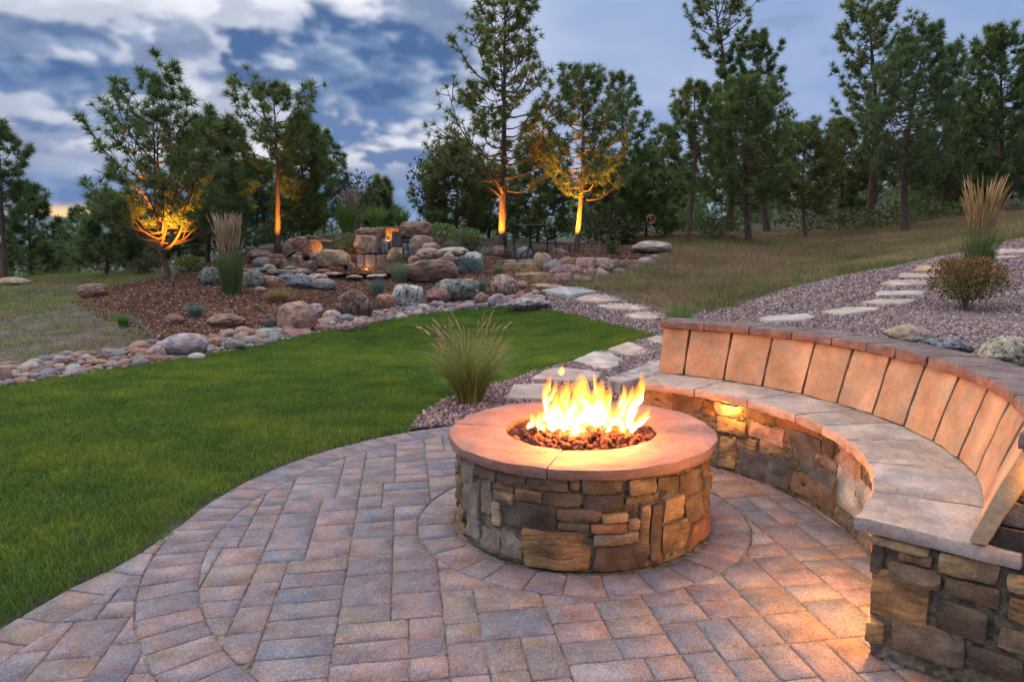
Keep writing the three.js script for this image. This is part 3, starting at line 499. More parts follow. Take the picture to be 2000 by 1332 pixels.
  for (let i = 0; i < 1500 && placed.length < 265; i++) {
    const a = R() * Math.PI * 2, r = Math.sqrt(R()) * 0.368, s = rr(R, 0.017, 0.032), x = Math.cos(a) * r, z = Math.sin(a) * r;
    if (placed.some((p) => Math.hypot(p[0] - x, p[1] - z) < (p[2] + s) * 0.62)) continue;
    placed.push([x, z, s]);
    const m = obj('lava_rock', pick(R, kinds), pick(R, tonesL), pit);
    m.position.set(x, 0.437 + 0.045 * (1 - (r / 0.37) ** 2) + rr(R, -0.006, 0.012) - (r > 0.3 ? 0.003 : 0), z); m.rotation.set(R() * 6, R() * 6, R() * 6); m.scale.set(s * rr(R, 0.8, 1.35), s * rr(R, 0.7, 1.1), s);
  }
  const bed = new THREE.SphereGeometry(1, 40, 10, 0, Math.PI * 2, 0, Math.PI / 2).scale(0.37, 0.045, 0.37).translate(0, 0.418, 0);
  obj('cinder_bed', boxUV(bed, 0.6), mat([0.2, 0.085, 0.055], 'rock', { bump: 0.02 }), pit);
}
// the fire: tongues of flame over the burner
const fire = thing('fire', 'yellow and orange gas flames rising from the lava rock of the fire pit', 'fire', V(PIT.x, 0.465, PIT.z));
{
  const NU = 48, NV = 96, ramp = (fn) => { const d = new Uint8Array(NU * NV * 4); for (let j = 0; j < NV; j++) for (let i = 0; i < NU; i++) { const c = fn(i / NU, j / (NV - 1)), o = (j * NU + i) * 4; for (let k = 0; k < 3; k++) d[o + k] = 255 * clamp(c[k], 0, 1); d[o + 3] = 255; } const t = new THREE.DataTexture(d, NU, NV, THREE.RGBAFormat); t.wrapS = THREE.RepeatWrapping; t.magFilter = THREE.LinearFilter; t.needsUpdate = true; return t; };
  const grad = (stops, v) => { let i = 0; while (i < stops.length - 2 && v > stops[i + 1][0]) i++; const [a, A] = stops[i], [b, B] = stops[i + 1], t = clamp((v - a) / (b - a), 0, 1); return A.map((x, k) => lerp(x, B[k], t)); };
  // gas burns in wavering streaks: the streaks thin the flame out towards its foot and its tip
  const streak = (u, v, s) => 0.62 + 0.75 * ptile(u * 6 + 0.8 * ptile(u * 6, v * 3, 6, s), v * 2.2, 6, s + 5) + 0.35 * ptile(u * 12, v * 4, 12, s + 9);
  const layer = (emis, alpha, k, s) => { const m = new THREE.MeshStandardMaterial({ color: 0x000000, roughness: 1, transparent: true, side: THREE.DoubleSide, depthWrite: false }); m.emissive.setRGB(1, 1, 1); m.emissiveIntensity = k; m.emissiveMap = ramp((u, v) => grad(emis, v)); m.alphaMap = ramp((u, v) => { const a = grad(alpha, v)[0] * clamp(streak(u, v, s), 0, 1.5); return [a, a, a]; }); return m; };
  const LAYERS = [[1.0, 1.0, layer([[0, [0.15, 0.15, 0.55]], [0.10, [0.7, 0.32, 0.16]], [0.4, [1, 0.36, 0.02]], [1, [0.9, 0.2, 0.01]]], [[0, [0.03]], [0.15, [0.10]], [0.5, [0.16]], [0.85, [0.17]], [1, [0]]], 1.3, 3)],
    [0.84, 0.92, layer([[0, [0.2, 0.2, 0.6]], [0.12, [1, 0.5, 0.14]], [0.5, [1, 0.46, 0.04]], [1, [1, 0.28, 0.01]]], [[0, [0.04]], [0.15, [0.16]], [0.5, [0.28]], [0.85, [0.24]], [1, [0]]], 1.7, 13)],
    [0.68, 0.84, layer([[0, [0.3, 0.3, 0.6]], [0.15, [1, 0.62, 0.2]], [0.6, [1, 0.56, 0.08]], [1, [1, 0.36, 0.02]]], [[0, [0.05]], [0.15, [0.3]], [0.5, [0.46]], [0.85, [0.34]], [1, [0]]], 2.3, 23)],
    [0.53, 0.74, layer([[0, [0.5, 0.4, 0.6]], [0.18, [1, 0.8, 0.42]], [0.6, [1, 0.76, 0.28]], [1, [1, 0.5, 0.05]]], [[0, [0.06]], [0.18, [0.5]], [0.5, [0.7]], [0.8, [0.5]], [1, [0]]], 3.4, 33)],
    [0.4, 0.62, layer([[0, [0.7, 0.6, 0.7]], [0.2, [1, 0.93, 0.75]], [0.7, [1, 0.9, 0.6]], [1, [1, 0.7, 0.15]]], [[0, [0.08]], [0.2, [0.75]], [0.4, [0.95]], [0.75, [0.8]], [1, [0]]], 5, 43)]];
  const R = rng(5);
  const tongue = (x, z, y0, h, w, lx, lz, seed, skins = 5) => {                       // a twisting, fraying spindle of burning gas, in nested skins
    const make = (k, hk) => {
      const n = 30, s = 18, pos = [], uv = [], idx = [];
      for (let i = 0; i <= n; i++) {
        const t = i / n, rad = w * k * Math.pow(Math.sin(Math.PI * Math.pow(t, 0.58)), 0.75) * (1 - 0.5 * t) + 0.0006, hh = h * hk * t, b = Math.pow(t, 1.4);
        const ox = lx * b + 0.16 * h * vnoise(seed + t * 3.4, 1, 0) * t, oz = lz * b + 0.12 * h * vnoise(seed + 9 + t * 3, 2, 0) * t, tw = seed + t * 2.2;
        for (let j = 0; j <= s; j++) { const a = (j / s) * Math.PI * 2, e = 1 + (0.25 + 0.75 * t) * vnoise(Math.cos(a) * 1.8 + seed, Math.sin(a) * 1.8, t * 6 + seed), ax = Math.cos(a) * rad * e * 1.2, az = Math.sin(a) * rad * e * 0.62, lift = hh + 0.22 * h * hk * t * (1 - t) * vnoise(Math.cos(a) * 2 + seed, Math.sin(a) * 2, 7 + t * 2); pos.push(ox + ax * Math.cos(tw) - az * Math.sin(tw), lift, oz + ax * Math.sin(tw) + az * Math.cos(tw)); uv.push(j / s + seed * 0.37, t); }
      }
      for (let i = 0; i < n; i++) for (let j = 0; j < s; j++) { const a = i * (s + 1) + j, b = a + s + 1; idx.push(a, b, a + 1, a + 1, b, b + 1); }
      const g = new THREE.BufferGeometry(); g.setAttribute('position', new THREE.Float32BufferAttribute(pos, 3)); g.setAttribute('uv', new THREE.Float32BufferAttribute(uv, 2)); g.setIndex(idx); g.computeVertexNormals(); return g;
    };
    let f; LAYERS.slice(0, skins).forEach(([k, hk, m], i) => { const e = obj(['flame', 'flame_skin', 'flame_skin', 'flame_mantle', 'flame_core'][i], make(k, hk), m, i ? f : fire); e.castShadow = false; if (i) e.position.y = h * 0.012 * i; else { f = e; f.position.set(x, y0, z); } });
  };
  // x to the right, z towards the house, height, width, lean
  const T = [[-0.21, 0.03, 0.14, 0.034, -0.02, 0], [-0.15, 0.06, 0.24, 0.062, 0.03, 0], [-0.12, -0.02, 0.31, 0.06, 0.05, 0.01], [-0.07, 0.03, 0.26, 0.07, 0.05, 0], [-0.10, 0.10, 0.2, 0.045, -0.03, 0.01], [-0.055, 0.15, 0.2, 0.04, 0.09, -0.02], [-0.01, 0.02, 0.27, 0.06, 0.02, 0],
    [0.035, -0.02, 0.29, 0.05, -0.02, 0], [0.075, 0.03, 0.25, 0.062, 0.01, 0], [0.12, 0.0, 0.27, 0.056, 0.02, 0], [0.155, 0.05, 0.2, 0.045, 0.03, 0], [0.20, 0.07, 0.17, 0.032, -0.01, 0], [0.235, 0.05, 0.33, 0.05, 0.05, 0], [0.245, 0.08, 0.19, 0.026, 0.09, 0], [0.10, -0.10, 0.2, 0.05, 0.01, 0], [-0.16, -0.1, 0.2, 0.05, 0.03, 0]];
  T.forEach(([x, z, h, w, lx, lz], i) => tongue(x, z, -0.02 + 0.04 * (1 - Math.hypot(x, z) / 0.37), h * rr(R, 0.85, 1.12), w * rr(R, 0.95, 1.2), lx, lz, i * 3.7 + 1));
  tongue(-0.10, 0, 0.29, 0.06, 0.017, 0.006, 0, 71, 3);
  for (let i = 0; i < 9; i++) tongue(rr(R, -0.2, 0.25), rr(R, -0.06, 0.1), 0.05, rr(R, 0.16, 0.3), rr(R, 0.012, 0.022), rr(R, -0.02, 0.07), 0, 140 + i * 3.1, 4);
  for (let i = 0; i < 12; i++) { const a = i * 0.524, r = rr(R, 0.16, 0.27); tongue(Math.cos(a) * r, Math.sin(a) * r * 0.6, 0.0, rr(R, 0.07, 0.15), rr(R, 0.018, 0.034), rr(R, -0.02, 0.03), 0, 80 + i * 2.3); }
  // the light the flames give
  [[-0.15, 0.06, 0.07, 3.0], [-0.055, 0.055, 0.16, 2.0], [0.075, 0.06, 0.04, 2.6], [0.2, 0.055, 0.08, 2.6], [0.02, 0.25, 0, 3.2]].forEach(([x, y, z, I]) => { const l = new THREE.PointLight(new THREE.Color().setRGB(1, 0.265, 0.045), I * 1.08, 0, 2); l.name = 'fire_light'; l.position.set(x, y, z); l.castShadow = true; l.shadow.radius = 3.5; fire.add(l); });
}
// ---------------------------------------------------------------- the curved stone bench
const bench = thing('curved_bench', 'curved stone bench with slab seat and leaning stone back, half circling the fire pit', 'bench', BEN.clone());
{
  const SEAT = 0.4987, R = rng(19), A0 = -42.4, A1 = 58.6, BACK = 0.8123;
  const arcBlock = (a0, a1, r0, r1, y0, y1, o) => { const rm = (r0 + r1) / 2, mid = ((a0 + a1) / 2) * DEG; return block((a1 - a0) * DEG * rm, y1 - y0, r1 - r0, { ...o, map: (q) => { const a = mid + q.x / rm, r = rm + q.z; q.set(Math.cos(a) * r, (y0 + y1) / 2 + q.y, -Math.sin(a) * r); } }); };
  const mortar = mat([0.30, 0.24, 0.155], 'soil', { bump: 0.006 });
  obj('mortar_wall', arcBlock(A0 + 0.6, A1 - 0.5, 1.612, 2.21, 0, SEAT - 0.05, { r: 0.004, n: [40, 2, 4], tile: 1.2 }), mortar, bench);
  obj('back_wall', arcBlock(A0 + 0.6, A1 - 0.5, 2.045, 2.205, SEAT - 0.05, BACK - 0.001, { r: 0.004, n: [40, 2, 2], tile: 1.2 }), mortar, bench);
  // seat slabs
  const joints = [A0 - 0.5, -31.2, -17.0, -4.0, 5.8, 14.6, 29.0, 43.7, A1 + 0.3];
  const seatTone = [[0.495, 0.413, 0.356], [0.455, 0.380, 0.325], [0.515, 0.427, 0.356], [0.475, 0.385, 0.320], [0.495, 0.399, 0.329], [0.465, 0.389, 0.334], [0.505, 0.418, 0.347], [0.485, 0.399, 0.334]];
  for (let i = 0; i < joints.length - 1; i++) {
    const near = i === 0, g = arcBlock(joints[i] + 0.09, joints[i + 1] - 0.09, 1.54, near ? 2.02 : 1.985, SEAT - 0.052, SEAT, { r: 0.009, n: [Math.round((joints[i + 1] - joints[i]) * 1.2) + 4, 4, 10], rough: 0.007, freq: 20, seed: 20 + i, tile: 0.7, skew: (q, H) => { if (q.z < -H.z * 0.8) q.z += 0.012 * fbm(q.x * 11 + i, q.y * 30, 2, 3); if (q.y > H.y * 0.7) q.y += 0.0035 * fbm(q.x * 4 + i * 3, q.z * 16, 5, 3); } });
    obj('seat_slab', g, mat(seatTone[i], 'seat', { bump: 0.003, roughness: 0.78 }), bench);
  }
  // leaning back stones
  const bj = [A0 - 0.75, -29.0, -20.2, -13.0, -5.2, 2.7, 10.4, 18.6, 26.6, 35.5, 44.0, 52.9, A1];
  const backTone = [[0.470, 0.344, 0.213], [0.490, 0.359, 0.226], [0.461, 0.339, 0.209], [0.480, 0.344, 0.209], [0.490, 0.364, 0.221], [0.461, 0.330, 0.201], [0.480, 0.349, 0.217], [0.470, 0.335, 0.205], [0.490, 0.354, 0.217], [0.461, 0.335, 0.205], [0.480, 0.344, 0.213], [0.470, 0.339, 0.205]];
  for (let i = 0; i < bj.length - 1; i++) {
    const a0 = bj[i] + (i ? 0.16 : 0), a1 = bj[i + 1] - 0.16, rm = 1.935, mid = ((a0 + a1) / 2) * DEG, h = BACK - SEAT - 0.003;
    const g = block((a1 - a0) * DEG * rm, h, 0.055, { r: 0.011, n: [Math.max(6, Math.round((a1 - a0) * 1.0)), 9, 2], rough: 0.007, freq: 15, seed: 70 + i, tile: 0.7, skew: (q, H) => { q.z += 0.005 * fbm(q.x * 8 + i * 7, q.y * 8, 3, 4) * (q.z < 0 ? 1 : 0.1); },
      map: (q) => { const a = mid + q.x / rm, lean = (0.094 + 0.02 * sstep(-a / DEG, 16, 40)) * (q.y / h + 0.5), r = 1.912 - 0.034 * sstep(-a / DEG, 14, 40) + 0.0275 + q.z + lean; q.set(Math.cos(a) * r, SEAT + 0.002 + h / 2 + q.y, -Math.sin(a) * r); } });
    obj('back_stone', g, mat(backTone[i], 'cast', { bump: 0.003, roughness: 0.82 }), bench);
  }
  // coping along the top of the back
  const cj = [A0 + 0.2, -33, -24, -14.5, -6.2, 1.5, 8.8, 15.2, 22.6, 31, 40, 49.6, A1 + 0.6];
  for (let i = 0; i < cj.length - 1; i++) { const t = pick(R, [[0.235, 0.165, 0.145], [0.215, 0.15, 0.13], [0.25, 0.17, 0.145]]); obj('coping_stone', arcBlock(cj[i] + 0.08, cj[i + 1] - 0.08, 1.985, 2.255, BACK, BACK + 0.052, { r: 0.007, n: [10, 4, 6], rough: 0.007, freq: 18, seed: 120 + i, tile: 0.6, skew: (q, H) => { if (q.z < -H.z * 0.8) q.z += 0.012 * fbm(q.x * 10 + i, q.y * 26, 4, 3); } }), mat(t, 'rock', { bump: 0.004, roughness: 0.8 }), bench); }
  // veneer on the inner curve, seen from the camera across the circle
  const RI = 1.625, onInner = (q, u, v, d) => { const a = -u / 1.6, r = RI - 0.012 + 0.014 - d; q.set(Math.cos(a) * r, v, -Math.sin(a) * r); };
  const zx = (x) => 1240 + x / 2.632, zy = (y) => 600 + y / 2.632;
  const hitI = (px, py) => { const d = dirOf(px, py), ox = -BEN.x, oz = -BEN.z, a = d.x * d.x + d.z * d.z, b = 2 * (ox * d.x + oz * d.z), c = ox * ox + oz * oz - 1.6 ** 2, t = (-b + Math.sqrt(Math.max(0, b * b - 4 * a * c))) / (2 * a), x = ox + d.x * t, z = oz + d.z * t; return [-Math.atan2(-z, x) * 1.6, EYE + d.y * t]; };
  let far = 9, near = -9, k = 0;
  const S = [[30, 425, 195, 525, 'tan'], [200, 458, 342, 542, 'brown'], [347, 482, 412, 556, 'orange'], [560, 535, 722, 592, 'brown'], [412, 572, 575, 655, 'tan'], [582, 588, 768, 692, 'pink'], [520, 672, 627, 738, 'tan'], [634, 690, 766, 772, 'tan'], [430, 655, 514, 822, 'tan'], [530, 742, 792, 898, 'slate'], [772, 640, 958, 868, 'slate'], [416, 500, 555, 566, 'light'],
    [962, 668, 1022, 765, 'dark'], [925, 770, 1030, 828, 'grey'], [925, 830, 1026, 935, 'slate'], [1026, 690, 1152, 850, 'pink'], [1030, 850, 1212, 1080, 'white'], [800, 875, 1022, 1005, 'brown'], [726, 575, 958, 640, 'rust']];
  for (const [x0, y0, x1, y1, t] of S) { const p = [hitI(zx(x0), zy((y0 + y1) / 2)), hitI(zx(x1), zy((y0 + y1) / 2)), hitI(zx((x0 + x1) / 2), zy(y0)), hitI(zx((x0 + x1) / 2), zy(y1))]; const u0 = Math.min(p[0][0], p[1][0]), u1 = Math.max(p[0][0], p[1][0]); far = Math.min(far, u0); near = Math.max(near, u1); const v0 = clamp(p[3][1], 0.003, 0.38), v1 = clamp(p[2][1], 0.06, 0.44); if (v1 - v0 > 0.02) obj('veneer_stone', veneer(u0, u1, v0, v1, 0.024, 500 + k++, onInner), stoneMat(t), bench); }
  const tones = ['tan', 'brown', 'slate', 'grey', 'rust', 'pink', 'tan', 'olive'];
  ashlar(-A1 * DEG * 1.6 + 0.01, far - 0.01, 0.004, 0.442, R, (a, b, c, d) => obj('veneer_stone', veneer(a, b, c, d, 0.024, 540 + k++, onInner), stoneMat(pick(R, tones)), bench));
  ashlar(near + 0.01, -A0 * DEG * 1.6 - 0.012, 0.004, 0.442, R, (a, b, c, d) => obj('veneer_stone', veneer(a, b, c, d, 0.024, 560 + k++, onInner), stoneMat(pick(R, tones)), bench));
  // the end of the bench that faces the house: a plane along the radius
  const ea = A0 * DEG, ex = V(Math.cos(ea), 0, -Math.sin(ea)), en = V(Math.sin(ea), 0, Math.cos(ea));       // outwards along the end, and its normal
  const RE = 2.78;
  { // pier behind the seat end, carried on out of the picture
    const len = RE - 1.63, g = block(len, SEAT - 0.05, 0.3, { r: 0.004, n: [6, 2, 2], tile: 1.2, map: (q) => { const s = 1.63 + len / 2 + q.x, y = (SEAT - 0.05) / 2 + q.y; const p = ex.clone().multiplyScalar(s).addScaledVector(en, -0.165 + q.z); q.set(p.x, y, p.z); } });
    obj('end_wall', g, mortar, bench);
    const l2 = RE - 1.925, h2 = BACK - SEAT + 0.05, g2 = block(l2, h2, 0.3, { r: 0.004, n: [4, 2, 2], tile: 1.2, map: (q) => { const s = 1.925 + l2 / 2 + q.x, p = ex.clone().multiplyScalar(s).addScaledVector(en, -0.165 + q.z); const dx = q.x < 0 ? 0.105 * (q.y / h2 + 0.5) : 0; p.addScaledVector(ex, dx); q.set(p.x, SEAT - 0.05 + h2 / 2 + q.y, p.z); } });
    obj('end_wall', g2, mortar, bench);
    for (let i = 0; i < 2; i++) { const s0 = 2.035 + i * 0.39, l3 = 0.385; obj('coping_stone', block(l3, 0.052, 0.34, { r: 0.007, n: [6, 3, 5], rough: 0.006, freq: 18, seed: 140 + i, tile: 0.6, map: (q) => { const p = ex.clone().multiplyScalar(s0 + l3 / 2 + q.x).addScaledVector(en, -0.145 + q.z); q.set(p.x, BACK + 0.0265 + q.y, p.z); } }), mat([0.235, 0.165, 0.145], 'rock', { bump: 0.004, roughness: 0.8 }), bench); }
  }
  const onEnd = (q, u, v, d) => { const p = ex.clone().multiplyScalar(u).addScaledVector(en, -0.022 + d); q.set(p.x, v, p.z); };
  const hitE = (px, py) => { const d = dirOf(px, py), o = V(-BEN.x, EYE, -BEN.z), t = (0.02 - o.dot(en)) / d.dot(en), p = o.addScaledVector(d, t); return [p.dot(ex), p.y]; };
  const wx = (x) => 1400 + x / 3.333, wy = (y) => 950 + y / 3.333;
  const E = [[872, 270, 1395, 425, 'tan', [0.02, 0]], [915, 358, 1078, 562, 'dark'], [1170, 440, 1395, 520, 'rust'], [1100, 540, 1450, 660, 'brown'], [1440, 470, 1840, 630, 'tan'], [885, 575, 1385, 880, 'orange'], [1450, 640, 1850, 780, 'brown'], [1420, 800, 1760, 1010, 'dark'], [850, 880, 1090, 1010, 'orange'], [1125, 930, 1600, 1150, 'brown'], [1635, 1110, 2010, 1270, 'dark'],
    [1885, 610, 2110, 720, 'tan'], [1890, 770, 2100, 930, 'orange'], [1820, 965, 2110, 1120, 'brown']];
  E.forEach(([x0, y0, x1, y1, t], i) => {
    const a = hitE(wx(x0), wy((y0 + y1) / 2)), b = hitE(wx(x1), wy((y0 + y1) / 2)), c = hitE(wx((x0 + x1) / 2), wy(y0)), d = hitE(wx((x0 + x1) / 2), wy(y1));
    const v0 = clamp(d[1], 0.003, 0.42), v1 = clamp(c[1], 0.03, 0.444); if (v1 - v0 > 0.015) obj('veneer_stone', veneer(Math.max(a[0], 1.6), b[0], v0, v1, i === 8 ? 0.04 : 0.024, 600 + i, onEnd), stoneMat(t), bench);
  });
  ashlar(2.31, RE, 0.004, 0.442, R, (a, b, c, d) => obj('veneer_stone', veneer(a, b, c, d, 0.026, 640 + k++, onEnd), stoneMat(pick(R, tones)), bench));
  for (const [u0, u1, v0, v1, t] of [[1.925, 2.09, 0.503, 0.568, 'dark'], [1.942, 2.15, 0.574, 0.648, 'slate'], [1.965, 2.10, 0.653, 0.738, 'brown'], [1.995, 2.16, 0.743, 0.806, 'tan']]) obj('veneer_stone', veneer(u0, u1, v0, v1, 0.02, 720 + k++, onEnd), stoneMat(t), bench);
  ashlar(2.1, 2.4, 0.502, 0.57, R, (a, b, c, d) => obj('veneer_stone', veneer(a, b, c, d, 0.02, 680 + k++, onEnd), stoneMat(pick(R, ['dark', 'slate', 'brown'])), bench));
  ashlar(2.4, RE, 0.455, 0.64, R, (a, b, c, d) => obj('veneer_stone', veneer(a, b, c, d, 0.02, 700 + k++, onEnd), stoneMat(pick(R, ['dark', 'tan', 'brown'])), bench));
  ashlar(2.17, RE, 0.65, BACK - 0.006, R, (a, b, c, d) => obj('veneer_stone', veneer(a, b, c, d, 0.022, 660 + k++, onEnd), stoneMat(pick(R, ['dark', 'slate', 'brown', 'orange', 'tan'])), bench));
  // low-voltage lights: under the seat lip, and on the end wall
  const lampMat = new THREE.MeshStandardMaterial({ color: 0x221a10, roughness: 0.5 }); lampMat.emissive.setRGB(1, 0.55, 0.14); lampMat.emissiveIntensity = 3;
  const body = mat([0.06, 0.05, 0.04], null, { metalness: 0.6, roughness: 0.5 });
  const strip = (p, face, out, I, w = 0.11) => {                             // a small bar lamp: housing, glowing lens, and its light
    const h = obj('light_housing', block(w, 0.014, 0.03, { r: 0.003, n: [2, 1, 1] }), body, bench); h.position.copy(p); h.rotation.y = face;
    const l = obj('light_lens', new THREE.BoxGeometry(w * 0.9, 0.004, 0.022), lampMat, h); l.position.y = -0.0095; l.castShadow = false;
    const L = new THREE.PointLight(new THREE.Color().setRGB(1, 0.43, 0.085), I, 0, 2); L.name = 'bench_lamp'; L.position.copy(p).add(out); L.castShadow = true; L.shadow.radius = 1; bench.add(L);
  };
  for (const [a, I] of [[34.5, 0.16], [-35, 1.35]]) { const w = a * DEG, r = 1.563; strip(V(Math.cos(w) * r, 0.4375, -Math.sin(w) * r), w + Math.PI / 2, V(-Math.cos(w) * 0.012, -0.026, Math.sin(w) * 0.012), I); }
  { const p = ex.clone().multiplyScalar(2.09).addScaledVector(en, 0.035); strip(V(p.x, 0.80, p.z), Math.atan2(-ex.z, ex.x), en.clone().multiplyScalar(0.012).add(V(0, -0.026, 0)), 0.14); }
}
// ---------------------------------------------------------------- boulders, river stones, flagstones
const BOULD = { pink: [0.46, 0.30, 0.25], salmon: [0.47, 0.29, 0.22], brown: [0.27, 0.17, 0.12], tan: [0.42, 0.32, 0.23], grey: [0.30, 0.29, 0.28], dark: [0.17, 0.14, 0.13], white: [0.56, 0.53, 0.49], red: [0.36, 0.20, 0.165], green: [0.27, 0.27, 0.235], lilac: [0.44, 0.36, 0.365], cream: [0.52, 0.44, 0.34], rust: [0.38, 0.21, 0.12], yellow: [0.46, 0.345, 0.21], blue: [0.28, 0.30, 0.33], purple: [0.30, 0.20, 0.20] };
const FOOT = [];                                                          // ground taken by single boulders
const taken2 = (x, z, m = 0.03) => FOOT.some(([a, b, w, d]) => ((x - a) / (w + m)) ** 2 + ((z - b) / (d + m)) ** 2 < 1);
for (const k in BOULD) BOULD[k] = BOULD[k].map((c) => Math.min(0.62, c * 1.12));
const rockMat = (tone, t = 'rock') => mat(BOULD[tone], t, { bump: 0.012, roughness: 0.88 });
// cx, cy: middle of the stone in the photograph; w, h its size there; d its distance where the ground does not give it
function boulder(cx, cy, w, h, label, o = {}) {
  const base = o.d ? atDepth(cx, cy + h * 0.5, o.d) : G(cx, cy + h * 0.40), d = -base.z, m = d / FOC, W = w * m, H = h * m;
  const seed = o.seed || Math.round(cx * 3 + cy), ang = o.ang ?? 0.0, dz = W * (o.deep ?? 0.75), bx = o.boxy ? (o.boxy < 1 ? 1.08 : 1.28) : 1;
  if (!o.parent) FOOT.push([base.x, base.z - dz * 0.1, W * 0.5, dz * 0.5]);
  const y = o.d ? base.y + H * 0.5 : base.y + H * (o.lump && o.lump < 0.2 ? 0.44 : 0.38);
  const g = rockGeo(seed, { detail: w > 40 ? 12 : 8, angular: ang, lump: o.lump ?? (ang ? 0.3 : 0.25), sx: W / 2 * (ang ? 1.16 : 1.0) * bx, sy: H / 2 * (ang ? 1.2 : 1.05) * bx, sz: dz / 2 * (ang ? 1.1 : 1) * bx, planes: 12, boxy: o.boxy, tile: Math.max(0.35, W * 0.8) });
  const e = obj(o.name || 'boulder', g, rockMat(o.tone || 'tan', o.t || 'rock'), o.parent || scene);
  e.position.set(base.x, y - (o.sink || 0), base.z - dz * (o.back ?? 0.1)); e.rotation.set(0, (o.turn ?? 0), o.roll ?? 0);
  if (!o.parent) tag(e, label, 'boulder');
  return e;
}
boulder(360, 676, 90, 46, 'largest smooth egg-shaped pale pinkish boulder at the lawn edge, left', { tone: 'lilac', lump: 0.1, deep: 0.7 });
boulder(581, 622, 76, 58, 'rounded triangular salmon boulder beside the green valve cover', { tone: 'salmon', ang: 0.35 });
boulder(614, 605, 32, 21, 'small flat-topped pale boulder behind the salmon triangular boulder', { tone: 'lilac', ang: 0.5 });
boulder(647, 617, 38, 22, 'cream cobble-shaped boulder right of the salmon triangular boulder', { tone: 'cream' });
boulder(693, 595, 64, 58, 'tall craggy brown boulder with a rusty flank, left of the white boulder', { tone: 'brown', ang: 0.7, t: 'lichen' });
boulder(753, 590, 34, 30, 'small upright reddish boulder against the white boulder', { tone: 'rust', ang: 0.4 });
boulder(796, 577, 68, 50, 'white square-edged boulder with dark streaks, brightest in the rock border', { tone: 'white', ang: 0.75, boxy: 0.9, lump: 0.3, roll: -0.14, t: 'lichen' });
boulder(853, 578, 48, 34, 'jagged red boulder between the white and the grey-green boulders', { tone: 'red', ang: 0.9 });
boulder(897, 566, 88, 46, 'long grey-green lichen boulder behind the maiden grass', { tone: 'green', t: 'lichen', lump: 0.3 });
boulder(985, 560, 54, 46, 'rounded pink boulder left of the stone steps', { tone: 'pink', ang: 0.25, t: 'lichen' });
boulder(1020, 557, 23, 18, 'small round orange boulder touching the stone steps', { tone: 'salmon' });
boulder(1036, 594, 76, 25, 'low flat grey boulder at the far corner of the lawn', { tone: 'lilac', t: 'lichen', ang: 0.3 });
boulder(973, 587, 32, 24, 'small lilac boulder in front of the rounded pink boulder', { tone: 'lilac', ang: 0.3 });
boulder(940, 584, 26, 20, 'small reddish boulder at the foot of the grey-green boulder', { tone: 'red', ang: 0.3 });
boulder(441, 627, 64, 26, 'low brown boulder half sunk in mulch, left of the green valve cover', { tone: 'brown', ang: 0.5 });
boulder(527, 629, 28, 24, 'small grey-brown boulder just behind the green valve cover', { tone: 'dark', ang: 0.2 });
boulder(338, 625, 34, 24, 'small brown boulder left of the blue fescue tuft in mulch', { tone: 'brown', ang: 0.3 });
boulder(179, 570, 54, 30, 'brown boulder at the left tip of the mulch bed', { tone: 'brown', ang: 0.4 });
boulder(3, 731, 34, 38, 'rounded pink boulder cut by the left edge of the photo', { tone: 'pink' });
boulder(25, 551, 56, 16, 'pale flat boulder in the field at far left', { tone: 'tan', ang: 0.4 });
boulder(120, 705, 40, 20, 'oval pink stone, largest left of the orange stone in the cobble band', { tone: 'pink', lump: 0.15 });
boulder(271, 690, 30, 19, 'orange-brown oval stone two stones left of the largest pale boulder', { tone: 'rust', lump: 0.15 });
boulder(303, 690, 34, 27, 'pink angular stone leaning on the largest pale boulder', { tone: 'pink', ang: 0.4 });
boulder(383, 698, 34, 16, 'white oval stone in front of the largest pale boulder', { tone: 'white', lump: 0.12 });
boulder(455, 674, 40, 22, 'greenish grey stone right of the largest pale boulder', { tone: 'green', lump: 0.2 });
boulder(417, 670, 30, 20, 'brown stone touching the largest pale boulder on its right', { tone: 'rust', lump: 0.2 });
boulder(704, 634, 34, 24, 'round pink stone at the lawn edge below the craggy brown boulder', { tone: 'pink', lump: 0.15 });
boulder(676, 642, 30, 18, 'rosy stone beside the round pink stone at the lawn edge', { tone: 'red', lump: 0.15 });
boulder(186, 708, 42, 12, 'flat ochre stone in the middle of the left cobble band', { tone: 'rust', lump: 0.12 });
boulder(840, 530, 96, 46, 'giant brown boulder right of the waterfall, under rounded stones', { tone: 'brown', ang: 0.45, d: 16.3, deep: 0.6 });
boulder(918, 512, 52, 34, 'whitish boulder behind the dwarf blue spruce', { tone: 'white', ang: 0.3, d: 18.2 });
boulder(1273, 477, 72, 20, 'long pale sandstone boulder on the bank beyond the boulder wall', { tone: 'cream', ang: 0.6, d: 20.5, sink: 0.07 });
boulder(1782, 655, 84, 34, 'angular tan boulder in the gravel behind the bench back', { tone: 'tan', ang: 0.9, d: 5.9 });
boulder(1850, 676, 100, 34, 'flat blue-grey boulder between two pale ones behind the bench', { tone: 'blue', ang: 0.9, t: 'lichen', d: 5.6 });
boulder(1968, 690, 112, 62, 'large cream boulder behind the bench at the right edge', { tone: 'cream', ang: 0.6, t: 'lichen', d: 5.3 });
boulder(410, 543, 44, 36, 'pale grey boulder left of the feather reed grass on the mulch', { tone: 'green', ang: 0.4, t: 'lichen' });
boulder(494, 548, 40, 34, 'pale green-grey boulder right of the feather reed grass on the mulch', { tone: 'green', ang: 0.4, t: 'lichen' });
boulder(523, 551, 38, 24, 'orange rounded boulder at the outlet of the pool', { tone: 'salmon', lump: 0.15 });
boulder(507, 566, 26, 12, 'small pinkish flat boulder in mulch below the orange rounded one', { tone: 'pink', lump: 0.2 });
boulder(587, 552, 50, 26, 'grey boulder with white lichen in front of the pool', { tone: 'blue', t: 'lichen', ang: 0.3 });
